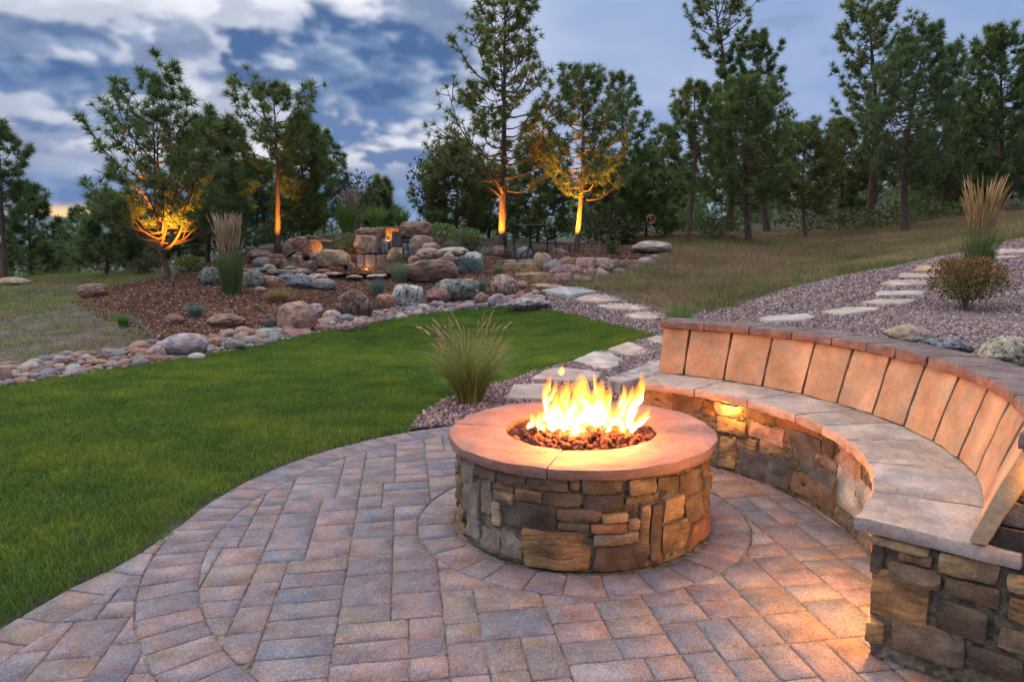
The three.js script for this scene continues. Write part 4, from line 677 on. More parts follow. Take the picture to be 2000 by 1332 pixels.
boulder(631, 556, 50, 26, 'smooth dark grey boulder right of the lichen one, before the pool', { tone: 'green', lump: 0.2 });
boulder(975, 497, 36, 24, 'brown boulder at the foot of the tall uplit pine', { tone: 'brown', ang: 0.3, d: 20.3 });
boulder(940, 495, 32, 22, 'dull grey boulder left of the tall uplit pine base', { tone: 'grey', ang: 0.4, d: 20.3 });
boulder(1025, 497, 32, 26, 'rounded pale boulder behind the legs of the bistro table', { tone: 'lilac', lump: 0.2, d: 20.8 });
boulder(1052, 505, 18, 22, 'small cream boulder at the left end of the boulder wall top', { tone: 'cream', lump: 0.2, d: 18.6 });
boulder(1090, 494, 34, 14, 'low pale boulder between bistro table and the right uplit pine', { tone: 'tan', ang: 0.4, d: 19.8 });

// river stones between the lawn and the mulch
{
  const R = rng(63), bed = new THREE.Group(); bed.name = 'river_stone_bed'; bed.userData.kind = 'structure'; scene.add(bed);
  obj('stone_bed_soil', sheetGeo(cobbleP, 0.25, ground, -0.01, 1.2), mat([0.17, 0.15, 0.14], 'soil', { bump: 0.012 }), bed);
  const kinds = Array.from({ length: 9 }, (_, i) => rockGeo(1200 + i, { detail: 4, lump: 0.3, angular: i % 3 === 0 ? 0.3 : 0, tile: 0.8, planes: 6 }));
  const tones = ['pink', 'salmon', 'lilac', 'grey', 'white', 'tan', 'red', 'rust', 'blue', 'cream', 'lilac', 'pink', 'purple', 'green'];
  const list = [];
  scatter(cobbleP, 0.165, R, (x, y, z) => { const near = -z < 11; if (taken2(x, z) || taken2(x, z - 0.09, -0.06)) return; list.push([x, y, z, rr(R, 0.05, near ? 0.105 : 0.12) * (R() < 0.12 ? 1.35 : 1)]); });
  const seen = (e) => { const u = e[0] / -e[2]; return Math.abs(u) < 0.76 ? e[3] / -e[2] : 0; };
  list.sort((a, b) => seen(b) - seen(a));
  const spare = [];
  list.forEach(([x, y, z, s], i) => {
    const p = V(x, y + s * 0.22, z), q = new THREE.Quaternion().setFromEuler(new THREE.Euler(rr(R, -0.25, 0.25), R() * 6.28, rr(R, -0.25, 0.25))), sc = V(s * rr(R, 0.9, 1.35), s * rr(R, 0.5, 0.75), s * rr(R, 0.8, 1.1)), k = pick(R, kinds), t = pick(R, tones);
    if (i < 298) { const m = obj('river_stone', k, rockMat(t), bed); m.position.copy(p); m.quaternion.copy(q); m.scale.copy(sc); }
    else spare.push({ p, q, s: sc, c: BOULD[t] });
  });
  stuff(instances('river_stones', kinds[1], mat([1, 1, 1], 'rock', { bump: 0.01 }), spare, bed));
  const peb = []; scatter(cobbleP, 0.07, R, (x, y, z) => { const s = rr(R, 0.018, 0.036); peb.push({ p: V(x, y + s * 0.3, z), q: qY(R() * 6), s: V(s * 1.3, s * 0.7, s), c: BOULD[pick(R, tones)] }); });
  stuff(instances('pebbles', kinds[4], mat([1, 1, 1], 'rock'), peb, bed));
}

// flagstones: each a slab with its own outline; outlines are measured on the ground
function flag(parent, pts, tone, lift = 0.035, h) {
  const P = pts.map(([x, y]) => { const p = h === undefined ? G(x, y) : atHeight(x, y, h); return [p.x, p.z]; }), R = rng(Math.round(pts[0][0] + pts[0][1]));
  const Q = []; P.forEach((p, i) => { const q = P[(i + 1) % P.length], n = Math.max(2, Math.round(Math.hypot(q[0] - p[0], q[1] - p[1]) / 0.09)); for (let k = 0; k < n; k++) Q.push([lerp(p[0], q[0], k / n) + rr(R, -0.009, 0.009), lerp(p[1], q[1], k / n) + rr(R, -0.009, 0.009)]); });
  const cx = P.reduce((s, p) => s + p[0], 0) / P.length, cz = P.reduce((s, p) => s + p[1], 0) / P.length, y0 = ground(cx, cz), e = 0.25, gx = (ground(cx + e, cz) - ground(cx - e, cz)) / (2 * e), gz = (ground(cx, cz + e) - ground(cx, cz - e)) / (2 * e);
  const g = slabGeo(Q, 0, lift + 0.05, 0.01, R, 0.6, (x, z) => (h ?? y0 + 0.6 * (gx * (x - cx) + gz * (z - cz))) + lift);
  return g && obj('flagstone', g, mat(tone, 'cast', { bump: 0.004, roughness: 0.8 }), parent);
}
const FS = { buff: [0.57, 0.455, 0.37], pale: [0.60, 0.515, 0.45], pinkish: [0.57, 0.43, 0.36], greyish: [0.46, 0.46, 0.47], ochre: [0.54, 0.36, 0.20] };
const path1 = new THREE.Group(); path1.name = 'stepping_stone_path'; path1.userData.kind = 'structure'; scene.add(path1);
[[[[988, 784], [1003, 757], [1062, 755], [1078, 762], [1065, 784]], 'buff'], [[[1036, 745], [1062, 729], [1095, 723], [1150, 728], [1174, 733], [1165, 749], [1110, 748]], 'pinkish'], [[[1121, 708], [1160, 695], [1190, 697], [1222, 706], [1192, 726], [1165, 722]], 'pale'], [[[1188, 690], [1228, 675], [1276, 684], [1256, 698], [1225, 697]], 'buff'], [[[1262, 670], [1284, 661], [1310, 664], [1310, 676]], 'buff'],
  [[[1218, 618], [1250, 608], [1300, 610], [1312, 616], [1275, 626], [1240, 627]], 'buff'], [[[1165, 600], [1190, 594], [1262, 594], [1280, 602], [1240, 609], [1190, 607]], 'buff'], [[[1122, 588], [1150, 577], [1182, 576], [1212, 588], [1180, 594], [1140, 593]], 'pinkish'], [[[1058, 570], [1095, 562], [1140, 564], [1164, 572], [1120, 584], [1095, 582]], 'greyish']].forEach(([p, t]) => flag(path1, p, FS[t]));
const path2 = new THREE.Group(); path2.name = 'hillside_stepping_stones'; path2.userData.kind = 'structure'; scene.add(path2);
[[[[1484, 630], [1500, 624], [1580, 616], [1594, 622], [1575, 629], [1500, 635]], 'pale'], [[[1606, 616], [1650, 604], [1722, 604], [1712, 610], [1650, 620]], 'cream'], [[[1680, 596], [1710, 588], [1790, 588], [1780, 597], [1730, 600]], 'buff'], [[[1710, 578], [1718, 572], [1806, 569], [1804, 580], [1716, 583]], 'pale'], [[[1722, 560], [1740, 550], [1812, 549], [1812, 560], [1750, 563]], 'pinkish'], [[[1754, 543], [1760, 536], [1830, 536], [1826, 545], [1770, 546]], 'buff'], [[[1783, 532], [1800, 520], [1846, 519], [1850, 530], [1810, 534]], 'ochre'], [[[1936, 497], [1955, 486], [2010, 484], [2015, 496], [1960, 500]], 'pinkish'], [[[1930, 505], [1990, 501], [1995, 505], [1940, 508]], 'buff']].forEach(([p, t]) => flag(path2, p, FS[t] || BOULD[t]));
{ // slab that leans against the left end of the bench
  const R = rng(88), P = [[1184, 738], [1236, 716], [1288, 702], [1294, 716], [1262, 738], [1214, 748]].map(([x, y]) => { const p = atHeight(x, y, 0.13); return [p.x, p.z]; }), Q = []; P.forEach((p, i) => { const q = P[(i + 1) % P.length]; for (let k = 0; k < 5; k++) Q.push([lerp(p[0], q[0], k / 5) + rr(R, -0.014, 0.014), lerp(p[1], q[1], k / 5) + rr(R, -0.014, 0.014)]); });
  tag(obj('stone_slab', slabGeo(Q, 0, 0.2, 0.016, R, 0.6, (x, z) => 0.13 + 0.05 * fbm(x * 3, z * 3, 2, 3)), mat([0.50, 0.42, 0.37], 'rock', { bump: 0.012 })), 'long thick slab of pale rock against the left end of the curved bench', 'rock slab');
}

// stone steps up to the terrace with the bistro table
{
  const st = thing('stone_steps', 'broad ochre slab steps rising between the pink boulder and the boulder wall', 'steps');
  const slab = (x0, x1, y0, y1, d, deep, tone, seed) => { const a = atDepth(x0, y1, d), b = atDepth(x1, y1, d), t = atDepth((x0 + x1) / 2, y0, d); const w = b.x - a.x, h = t.y - a.y; const m = obj('step', block(w, h, deep, { r: 0.03, n: [12, 4, 8], rough: 0.05, freq: 5, seed, tile: 0.6 }), mat(tone, 'strata', { bump: 0.015, roughness: 0.85 }), st); m.position.set((a.x + b.x) / 2, a.y + h / 2, -d - deep / 2); return m; };
  slab(984, 1066, 515, 537, 18.2, 1.9, [0.49, 0.34, 0.20], 3); slab(1006, 1089, 535, 558, 17.3, 1.0, [0.47, 0.325, 0.19], 5); slab(1030, 1100, 559, 567, 16.4, 0.9, [0.44, 0.34, 0.25], 8);
  const terr = thing('stone_terrace', 'flat pale stone slabs of the small terrace under the bistro table', 'terrace');
  [[905, 965, 19.3, 1.2], [948, 1010, 19.5, 1.6], [1012, 1062, 19.4, 1.6]].forEach(([x0, x1, d, deep], i) => { const a = atDepth(x0, 515, d), b = atDepth(x1, 515, d), y = atDepth(1000, 509, 19.3).y; const m = obj('terrace_slab', block(b.x - a.x - 0.02, 0.34, deep, { r: 0.03, n: [8, 3, 8], rough: 0.03, freq: 5, seed: 30 + i, tile: 0.6 }), mat(FS[i === 1 ? 'pale' : 'pinkish'], 'strata', { bump: 0.008 }), terr); m.position.set((a.x + b.x) / 2, y - 0.17, -d - deep / 2 + 0.5); });
}
// boulder retaining wall of the bank
{
  const w = thing('boulder_wall', 'curved dry retaining wall of stacked rounded brown boulders on the right bank', 'retaining wall');
  const L = [[1110, 516, 38, 19, 17.9, 'brown'], [1139, 517, 42, 20, 18.0, 'salmon'], [1173, 520, 40, 20, 18.3, 'tan'], [1203, 521, 32, 20, 18.6, 'brown'], [1222, 520, 18, 18, 18.9, 'red'], [1238, 516, 28, 12, 19.1, 'rust'], [1260, 517, 28, 20, 19.2, 'lilac'], [1280, 509, 24, 15, 19.7, 'purple'], [1093, 535, 30, 22, 17.5, 'purple'], [1082, 523, 28, 20, 17.8, 'grey'], [1117, 533, 36, 22, 17.7, 'red'], [1145, 537, 30, 24, 17.8, 'salmon'], [1170, 545, 40, 28, 17.9, 'tan'], [1204, 536, 40, 16, 18.4, 'grey'], [1237, 529, 38, 17, 18.9, 'blue'], [1126, 551, 46, 22, 17.4, 'brown'], [1098, 551, 34, 26, 17.3, 'red'], [1065, 510, 22, 18, 18.2, 'tan'], [1298, 503, 20, 12, 20.1, 'brown']];
  L.forEach(([x, y, ww, h, d, t], i) => boulder(x, y, ww * 1.22, h * 1.3, '', { name: 'wall_boulder', parent: w, d, tone: t, ang: i % 3 ? 0.2 : 0.5, seed: 700 + i, deep: 0.9 }));
}
// waterfall of stacked rock
{
  const w = thing('rock_waterfall', 'stepped rock waterfall with two lit spills and a shallow pool', 'waterfall');
  const bl = (cx, cy, ww, h, d, tone, ang = 0.85, t = 'strata', deep = 0.8) => boulder(cx, cy, ww, h, '', { name: 'waterfall_rock', parent: w, d, tone, ang, t, deep, lump: ang >= 0.6 ? 0.14 : 0.22, boxy: ang >= 0.6 ? 1 : 0, turn: 0.15 * Math.sin(cx) });
  const D = 17.6;
  [[600, 481, 48, 34, 17.9, 'rust', 0.7, 'rock'], [569, 483, 24, 26, 18.0, 'tan', 0.6, 'rock'], [585, 497, 24, 12, 17.6, 'red', 0.5], [616, 501, 28, 18, 17.5, 'tan', 0.5, 'rock'], [573, 514, 40, 26, 17.3, 'yellow', 0.95], [606, 520, 30, 18, 17.2, 'purple', 0.7], [653, 505, 54, 30, 17.3, 'yellow', 0.95], [652, 524, 40, 14, 17.3, 'rust', 0.7], [685, 522, 16, 16, 17.3, 'purple', 0.2, 'rock'], [715, 478, 44, 36, 18.0, 'tan', 0.97], [736, 476, 16, 34, 18.1, 'brown', 0.9], [716, 457, 36, 16, 18.2, 'brown', 0.8], [717, 449, 28, 8, 18.4, 'tan', 0.8], [741, 456, 20, 20, 18.2, 'brown', 0.8],
    [772, 497, 28, 24, 17.4, 'yellow', 0.95], [775, 472, 18, 34, 18.2, 'dark', 0.95], [813, 450, 54, 30, 18.5, 'brown', 0.7, 'rock'], [822, 477, 40, 30, 18.0, 'tan', 0.8], [838, 497, 46, 22, 17.2, 'tan', 0.2, 'rock'], [840, 482, 32, 14, 17.5, 'pink', 0.3, 'rock'], [808, 510, 22, 20, 17.0, 'rust', 0.4, 'rock'], [884, 492, 54, 17, 17.8, 'cream', 0.3, 'rock'], [876, 506, 26, 18, 17.2, 'tan', 0.2, 'rock'], [863, 512, 20, 16, 17.0, 'brown', 0.3, 'rock'],
    [536, 514, 20, 14, 17.2, 'brown', 0.6], [525, 524, 22, 13, 16.8, 'cream', 0.6], [511, 513, 32, 20, 17.2, 'grey', 0.3, 'rock'], [503, 498, 38, 18, 17.8, 'red', 0.5, 'rock'], [538, 505, 34, 14, 17.6, 'brown', 0.6], [502, 528, 34, 9, 16.6, 'green', 0.5], [586, 531, 34, 12, 16.6, 'pink', 0.5], [548, 531, 44, 8, 16.5, 'grey', 0.7], [560, 541, 40, 10, 16.2, 'blue', 0.4], [620, 541, 36, 12, 16.3, 'cream', 0.5], [650, 536, 34, 8, 16.6, 'pink', 0.5], [600, 545, 30, 9, 16.0, 'lilac', 0.4], [540, 548, 26, 12, 15.9, 'grey', 0.3, 'lichen'], [470, 538, 40, 12, 16.3, 'green', 0.4, 'rock'], [455, 527, 60, 7, 17, 'lilac', 0.7], [630, 530, 26, 8, 16.8, 'red', 0.5], [566, 524, 22, 8, 16.9, 'tan', 0.5], [690, 541, 30, 7, 16.3, 'pink', 0.5], [735, 539, 40, 6, 16.4, 'white', 0.5], [800, 522, 30, 12, 16.6, 'grey', 0.3, 'rock']]
    .forEach((a) => bl(...a));
  const slab = (x0, x1, y0, y1, d, deep, tone, seed, name = 'spill_slab', rough = 0.85) => { const a = atDepth(x0, y1, d), b = atDepth(x1, y0, d), h = b.y - a.y; const m = obj(name, block(b.x - a.x, h, deep, { r: Math.min(0.02, h * 0.3), n: [10, 5, 5], rough: 0.03, freq: 6, seed, tile: 0.5 }), mat(tone, 'strata', { bump: 0.012, roughness: rough }), w); m.position.set((a.x + b.x) / 2, a.y + h / 2, -d - deep / 2); return m; };
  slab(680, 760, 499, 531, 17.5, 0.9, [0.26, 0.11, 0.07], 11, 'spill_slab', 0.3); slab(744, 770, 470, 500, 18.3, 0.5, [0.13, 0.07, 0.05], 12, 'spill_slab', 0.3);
  slab(735, 787, 443, 448, 18.3, 0.8, [0.30, 0.22, 0.17], 13, 'cap_slab'); slab(742, 783, 448, 470, 18.9, 0.4, [0.36, 0.20, 0.11], 14, 'back_slab');
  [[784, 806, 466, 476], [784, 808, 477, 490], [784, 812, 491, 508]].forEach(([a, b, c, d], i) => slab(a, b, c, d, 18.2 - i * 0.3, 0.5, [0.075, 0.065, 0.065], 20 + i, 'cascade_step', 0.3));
  // water: two falling sheets of strands, the pool and the wet lip
  const water = new THREE.MeshPhysicalMaterial({ color: 0xf2f6fa, roughness: 0.25, transmission: 0.82, thickness: 0, side: THREE.DoubleSide });
  const fall = (x0, x1, y0, y1, d, n, seed) => { const R = rng(seed), geos = [], a = atDepth(x0, y0, d), b = atDepth(x1, y0, d), c = atDepth(x0, y1, d); for (let i = 0; i < n; i++) { const x = lerp(a.x, b.x, (i + rr(R, 0.1, 0.9)) / n), wd = rr(R, 0.003, 0.011), pts = [], N = 7, end = rr(R, 0.75, 1); for (let k = 0; k <= N; k++) { const t = (k / N) * end; pts.push(V(x + 0.012 * vnoise(seed + i, t * 4, 0), lerp(a.y, c.y, t) + 0.015 * (1 - t), -d + 0.05 + 0.06 * Math.sqrt(t))); } geos.push(tube(pts, pts.map((_, k) => wd * (0.7 + 0.3 * Math.sin(k * 2 + i))), 5)); } obj('falling_water', mergeGeometries(geos), water, w); };
  fall(745, 758, 465, 498, 18.25, 16, 3); fall(762, 766, 465, 498, 18.25, 4, 13); fall(698, 709, 499, 529, 17.5, 9, 4); fall(713, 733, 499, 529, 17.5, 12, 14); fall(739, 752, 499, 529, 17.5, 5, 15);
  fall(788, 803, 477, 491, 17.85, 5, 6); fall(788, 806, 491, 508, 17.55, 5, 7);
  const pool = poly([600, 541], [640, 534], [700, 531], [770, 532], [800, 538], [760, 545], [690, 548], [640, 546]);
  const py = atDepth(720, 533, 17.2).y + 0.01;
  const pg = sheetGeo(pool, 0.2, (x, z) => py + 0.005 * fbm(x * 7, z * 7, 3, 3), 0, 1); obj('pool_water', pg, new THREE.MeshPhysicalMaterial({ color: 0x2a2c2a, roughness: 0.06, specularIntensity: 1 }), w);
  // two small lamps set among the rocks
  const lens = new THREE.MeshStandardMaterial({ color: 0x301a06, roughness: 0.5 }); lens.emissive.setRGB(1, 0.55, 0.10); lens.emissiveIntensity = 3.5;
  const lamp = (x, y, d, I, s = 0.055) => { const p = atDepth(x, y, d), h = obj('lamp_housing', new THREE.CylinderGeometry(s, s * 0.8, s * 1.6, 12), mat([0.05, 0.045, 0.04], null), w); h.position.copy(p).add(V(0, -s * 1.1, 0)); const e = obj('lamp_lens', new THREE.CylinderGeometry(s * 0.5, s * 0.5, 0.01, 12), lens, h); e.position.y = s * 0.85; e.castShadow = false; const L = new THREE.PointLight(new THREE.Color().setRGB(1, 0.50, 0.09), I, 0, 2); L.name = 'waterfall_lamp'; L.position.copy(p); L.shadow.radius = 2; L.castShadow = true; w.add(L); };
  lamp(758, 460, 18.62, 0.75, 0.03); lamp(640, 489, 17.62, 0.7, 0.03); lamp(716, 526, 17.25, 0.30, 0.02);
  // driftwood laid over the stones
  const wood = mat([0.20, 0.165, 0.14], 'bark', { bump: 0.01 });
  [[[[556, 505, 17.2], [575, 492, 17.1], [590, 483, 17.1], [597, 470, 17.4], [598, 460, 17.6]], 0.045], [[[597, 462, 17.6], [620, 466, 17.6], [650, 470, 17.7]], 0.055], [[[560, 499, 17.1], [580, 490, 17], [600, 497, 17], [612, 510, 16.9]], 0.03], [[[682, 492, 17.2], [695, 484, 17.2], [712, 487, 17.3], [716, 478, 17.4]], 0.03]].forEach(([pts, r], i) => { const c = new THREE.CatmullRomCurve3(pts.map((p) => atDepth(...p))).getPoints(14); const lg = obj('driftwood', tube(c, c.map((_, k) => r * (1 - 0.5 * k / 14) * (1 + 0.25 * vnoise(k, i, 2))), 7), wood); tag(lg, ['bent grey driftwood branch leaning over the rusty rock left of the waterfall', 'dark driftwood log lying on top of the rusty rock', 'looped driftwood root hanging over the ochre block', 'small gnarled driftwood between the two waterfall ledges'][i], 'driftwood'); });
}
// ---------------------------------------------------------------- ground cover: grass, gravel, mulch (nobody could count these)
const slope = (x, z) => { const e = 0.2; return V(-(ground(x + e, z) - ground(x - e, z)) / (2 * e), 1, -(ground(x, z + e) - ground(x, z - e)) / (2 * e)).normalize(); };
function bladePatch(R, n, rad, h0, h1, w, lean, colors, segs = 2, droop = 0.5) {
  const pos = [], col = [];
  for (let i = 0; i < n; i++) {
    const a = R() * 6.283, r = Math.sqrt(R()) * rad, x = Math.cos(a) * r, z = Math.sin(a) * r, h = rr(R, h0, h1), la = R() * 6.283, ll = lean * h * R(), c = pick(R, colors), va = R() * 6.283, wx = Math.cos(va) * w * 0.5, wz = Math.sin(va) * w * 0.5, k = rr(R, 0.6, 1.4), at = (t) => [x + Math.cos(la) * ll * t * t, h * t * (1 - droop * 0.3 * t), z + Math.sin(la) * ll * t * t];
    for (let s = 0; s < segs; s++) { const p = at(s / segs), q = at((s + 1) / segs), f = 1 - s / segs, g = 1 - (s + 1) / segs; pos.push(p[0] - wx * f, p[1], p[2] - wz * f, p[0] + wx * f, p[1], p[2] + wz * f, q[0], q[1], q[2]); for (let j = 0; j < 3; j++) col.push(c[0] * k, c[1] * k, c[2] * k); if (g > 0.01) { pos.push(p[0] + wx * f, p[1], p[2] + wz * f, q[0] + wx * g, q[1], q[2] + wz * g, q[0] - wx * g, q[1], q[2] - wz * g, p[0] - wx * f, p[1], p[2] - wz * f, q[0] + wx * g, q[1], q[2] + wz * g, q[0] - wx * g, q[1], q[2] - wz * g); pos.length -= 9; for (let j = 0; j < 3; j++) col.push(c[0] * k, c[1] * k, c[2] * k); } }
  }
  return tris(pos, col);
}
const inFrame = (x, z, m = 0.84) => z < -1.7 && Math.abs(x / -z) < m;
// lawn
{
  const R = rng(7), greens = [[0.165, 0.29, 0.036], [0.14, 0.26, 0.03], [0.21, 0.32, 0.05], [0.115, 0.225, 0.03], [0.30, 0.335, 0.09]];
  const patches = [0, 1, 2].map(() => bladePatch(R, 110, 0.085, 0.026, 0.06, 0.0042, 0.85, greens)), lists = [[], [], []];
  scatter(lawnP, 0.078, R, (x, y, z) => { if (!inFrame(x, z, 1.15)) return; if (Math.hypot(x - PIT.x, z - PIT.z) < PATIO_R + 0.045 || (z > -3.5 && x > edgeX(z) - 0.045)) return; const f = fbm(x * 0.5 + 5, z * 0.8, 1, 3), d = fbm(x * 2.2, z * 3.4, 4, 3), e2 = fbm(x * 7, z * 8, 6, 2), k = 1.0 + 0.22 * f + 0.35 * d + 0.35 * e2, y2 = clamp(0.4 * f + 0.55 * d + 0.4 * e2, -0.35, 0.7); lists[Math.floor(R() * 3)].push({ p: V(x, y - 0.004, z), q: qY(R() * 6.283), s: V(1, rr(R, 0.8, 1.2) * (1 + 0.25 * d), 1), c: [k * (1 + 0.5 * y2), k, k * (1 - 0.3 * y2)] }); });
  lists.forEach((l, i) => tag(instances('lawn_grass', patches[i], leafMat(), l), 'short mown green grass covering the lawn', 'grass', null, 'stuff'));
}
// dry meadow on the slope, and the rough field on the left
{
  const R = rng(8), straw = [[0.42, 0.29, 0.16], [0.36, 0.24, 0.13], [0.46, 0.34, 0.20], [0.28, 0.21, 0.10], [0.20, 0.19, 0.07], [0.33, 0.21, 0.13]], green = [[0.14, 0.20, 0.05], [0.19, 0.23, 0.065], [0.12, 0.17, 0.05], [0.28, 0.25, 0.11]];
  const dry = [0, 1].map(() => bladePatch(R, 80, 0.2, 0.08, 0.24, 0.007, 0.8, straw)), fresh = [0, 1].map(() => bladePatch(R, 80, 0.2, 0.06, 0.2, 0.008, 0.8, green)), L = [[], [], [], []];
  const gEdge = gravelEdge, edgeDist = (x, z) => { let d = 9; for (let i = 0; i < gEdge.length - 1; i++) { const [a, b] = gEdge[i], [c, e] = gEdge[i + 1], t = clamp(((x - a) * (c - a) + (z - b) * (e - b)) / ((c - a) ** 2 + (e - b) ** 2), 0, 1); d = Math.min(d, Math.hypot(x - a - (c - a) * t, z - b - (e - b) * t)); } return d; };
  scatter(meadowP, 0.21, R, (x, y, z) => { if (!inFrame(x, z)) return; const f = fbm(x * 0.35, z * 0.35, 3, 3), e = edgeDist(x, z), g = R() < clamp(0.20 + f * 0.9 + 0.8 * (1 - sstep(e, 0.1, 0.8)), 0.03, 0.95), k = 1 + 0.5 * fbm(x * 0.8, z * 0.8, 8, 3); L[(g ? 2 : 0) + (R() < 0.5 ? 1 : 0)].push({ p: V(x, y - 0.01, z), q: qY(R() * 6.283), s: V(1, rr(R, 0.5, 1.15) * (e < 0.4 ? 0.8 : 1), 1), c: [k, k, k] }); });
  scatter(roughP, 0.25, R, (x, y, z) => { if (!inFrame(x, z)) return; const f = fbm(x * 0.5, z * 0.5, 5, 3), far = sstep(-z, 11.5, 13.5), g = R() < clamp(0.5 + 0.7 * far + f, 0, 1); if (R() > 0.55 + 0.6 * far + f * 0.6) return; const k = (1 + 0.4 * f) * (g ? 1.45 : 1); L[(g ? 2 : 0) + (R() < 0.5 ? 1 : 0)].push({ p: V(x, y - 0.01, z), q: qY(R() * 6.283), s: V(1, rr(R, 0.3, 0.85), 1), c: [k, k, k] }); });
  ['dry_meadow_grass', 'dry_meadow_grass', 'green_meadow_grass', 'green_meadow_grass'].forEach((n, i) => tag(instances(n, [...dry, ...fresh][i], leafMat(), L[i]), i < 2 ? 'straw-coloured dry grass over the slope and the left field' : 'low green grass mixed into the slope and the left field', 'grass', null, 'stuff'));
}
// gravel
{
  const R = rng(9), tones = [[0.245, 0.155, 0.145], [0.16, 0.105, 0.108], [0.31, 0.22, 0.20], [0.11, 0.08, 0.082], [0.38, 0.325, 0.30], [0.25, 0.145, 0.12], [0.29, 0.185, 0.155], [0.19, 0.155, 0.155]];
  const kinds = [0, 1, 2, 3].map((i) => { const g = rockGeo(1500 + i, { detail: 1, angular: 0.9, lump: 0.4, planes: 7 }); g.deleteAttribute('uv'); return g; }), L = kinds.map(() => []);
  scatter(gravelP, 0.029, R, (x, y, z) => { if (!inFrame(x, z, 1.2)) return; const d = -z; if (d > 9.5 && R() < 0.35) return; const s = rr(R, 0.009, 0.019) * (d > 9.5 ? 1.3 : 1), k = rr(R, 0.8, 1.25), c = pick(R, tones); L[Math.floor(R() * 4)].push({ p: V(x, y + s * rr(R, 0.1, 0.7), z), q: new THREE.Quaternion().setFromEuler(new THREE.Euler(R() * 6, R() * 6, R() * 6)), s: V(s * 1.35, s * 0.8, s), c: [c[0] * k, c[1] * k, c[2] * k] }); });
  const m = new THREE.MeshStandardMaterial({ roughness: 0.85 });
  L.forEach((l, i) => tag(instances('gravel', kinds[i], m, l), 'loose mauve and grey crushed gravel around the paths', 'gravel', null, 'stuff'));
}
// bark mulch
{
  const R = rng(10), tones = [[0.155, 0.062, 0.033], [0.105, 0.044, 0.026], [0.195, 0.083, 0.043], [0.08, 0.036, 0.023], [0.22, 0.10, 0.055], [0.27, 0.155, 0.09]], geos = [0, 1].map((j) => {
    const parts = []; for (let i = 0; i < 60; i++) { const g = new THREE.BoxGeometry(rr(R, 0.03, 0.085), 0.008, rr(R, 0.01, 0.022)); g.rotateX(rr(R, -0.6, 0.6)); g.rotateZ(rr(R, -0.45, 0.45)); g.rotateY(R() * 6.28); const a = R() * 6.28, r = Math.sqrt(R()) * 0.24; g.translate(Math.cos(a) * r, rr(R, 0, 0.022), Math.sin(a) * r); g.deleteAttribute('uv'); parts.push(tint(g, R() < 0.02 ? [0.5, 0.38, 0.26] : pick(R, tones))); } return mergeGeometries(parts); });
  const L = [[], []], put = (x, y, z) => { if (!inFrame(x, z)) return; const k = 1 + 0.3 * fbm(x, z, 3, 3); L[Math.floor(R() * 2)].push({ p: V(x, y, z), q: qTo(slope(x, z), R() * 6.28), s: V(1, 1, 1), c: [k, k, k] }); };
  scatter(mulchP, 0.23, R, put); scatter(bankP, 0.25, R, put, (x, z) => Math.max(bankTop(x, z) - 0.06, ground(x, z)));
  const m = new THREE.MeshStandardMaterial({ roughness: 0.95, vertexColors: true });
  L.forEach((l, i) => tag(instances('bark_mulch', geos[i], m, l), 'reddish brown shredded bark mulch of the planting beds', 'mulch', null, 'stuff'));
}
leafMats.get('1,1,1{}').vertexColors = true;
// ---------------------------------------------------------------- planting
const bladeMat = new THREE.MeshPhysicalMaterial({ roughness: 0.7, side: THREE.DoubleSide, vertexColors: true, transmission: 0.25, thickness: 0, specularIntensity: 0.4 });
// arching ribbons from one crown
function ribbons(R, n, { rad, h, hv = 0.25, spread, droop = 0.3, w = 0.005, colors, segs = 4, from = 0 }) {
  const pos = [], col = [];
  for (let i = 0; i < n; i++) {
    const a = R() * 6.283, r = Math.sqrt(R()) * rad, H = h * (1 - hv * R()), out = spread * Math.pow(R(), 0.7) * H, c = pick(R, colors), k = rr(R, 0.75, 1.25), aa = a + rr(R, -0.6, 0.6), ca = Math.cos(aa), sa = Math.sin(aa), va = R() * 3.14, wx = Math.cos(va) * w / 2, wz = Math.sin(va) * w / 2, bend = droop * (out / (spread * H + 1e-6));
    const P = (t) => [Math.cos(a) * r + ca * out * Math.pow(t, 1.5), H * (t - bend * t * t * t), Math.sin(a) * r + sa * out * Math.pow(t, 1.5)];
    for (let s = 0; s < segs; s++) { const t0 = from + (1 - from) * s / segs, t1 = from + (1 - from) * (s + 1) / segs, p = P(t0), q = P(t1), f = 1 - 0.9 * (s / segs) ** 2, g = s === segs - 1 ? 0.06 : 1 - 0.9 * ((s + 1) / segs) ** 2; const A = [p[0] - wx * f, p[1], p[2] - wz * f], B = [p[0] + wx * f, p[1], p[2] + wz * f], C = [q[0] + wx * g, q[1], q[2] + wz * g], D = [q[0] - wx * g, q[1], q[2] - wz * g]; pos.push(...A, ...B, ...C, ...A, ...C, ...D); for (let j = 0; j < 6; j++) col.push(c[0] * k, c[1] * k, c[2] * k); }
  }
  return tris(pos, col);
}
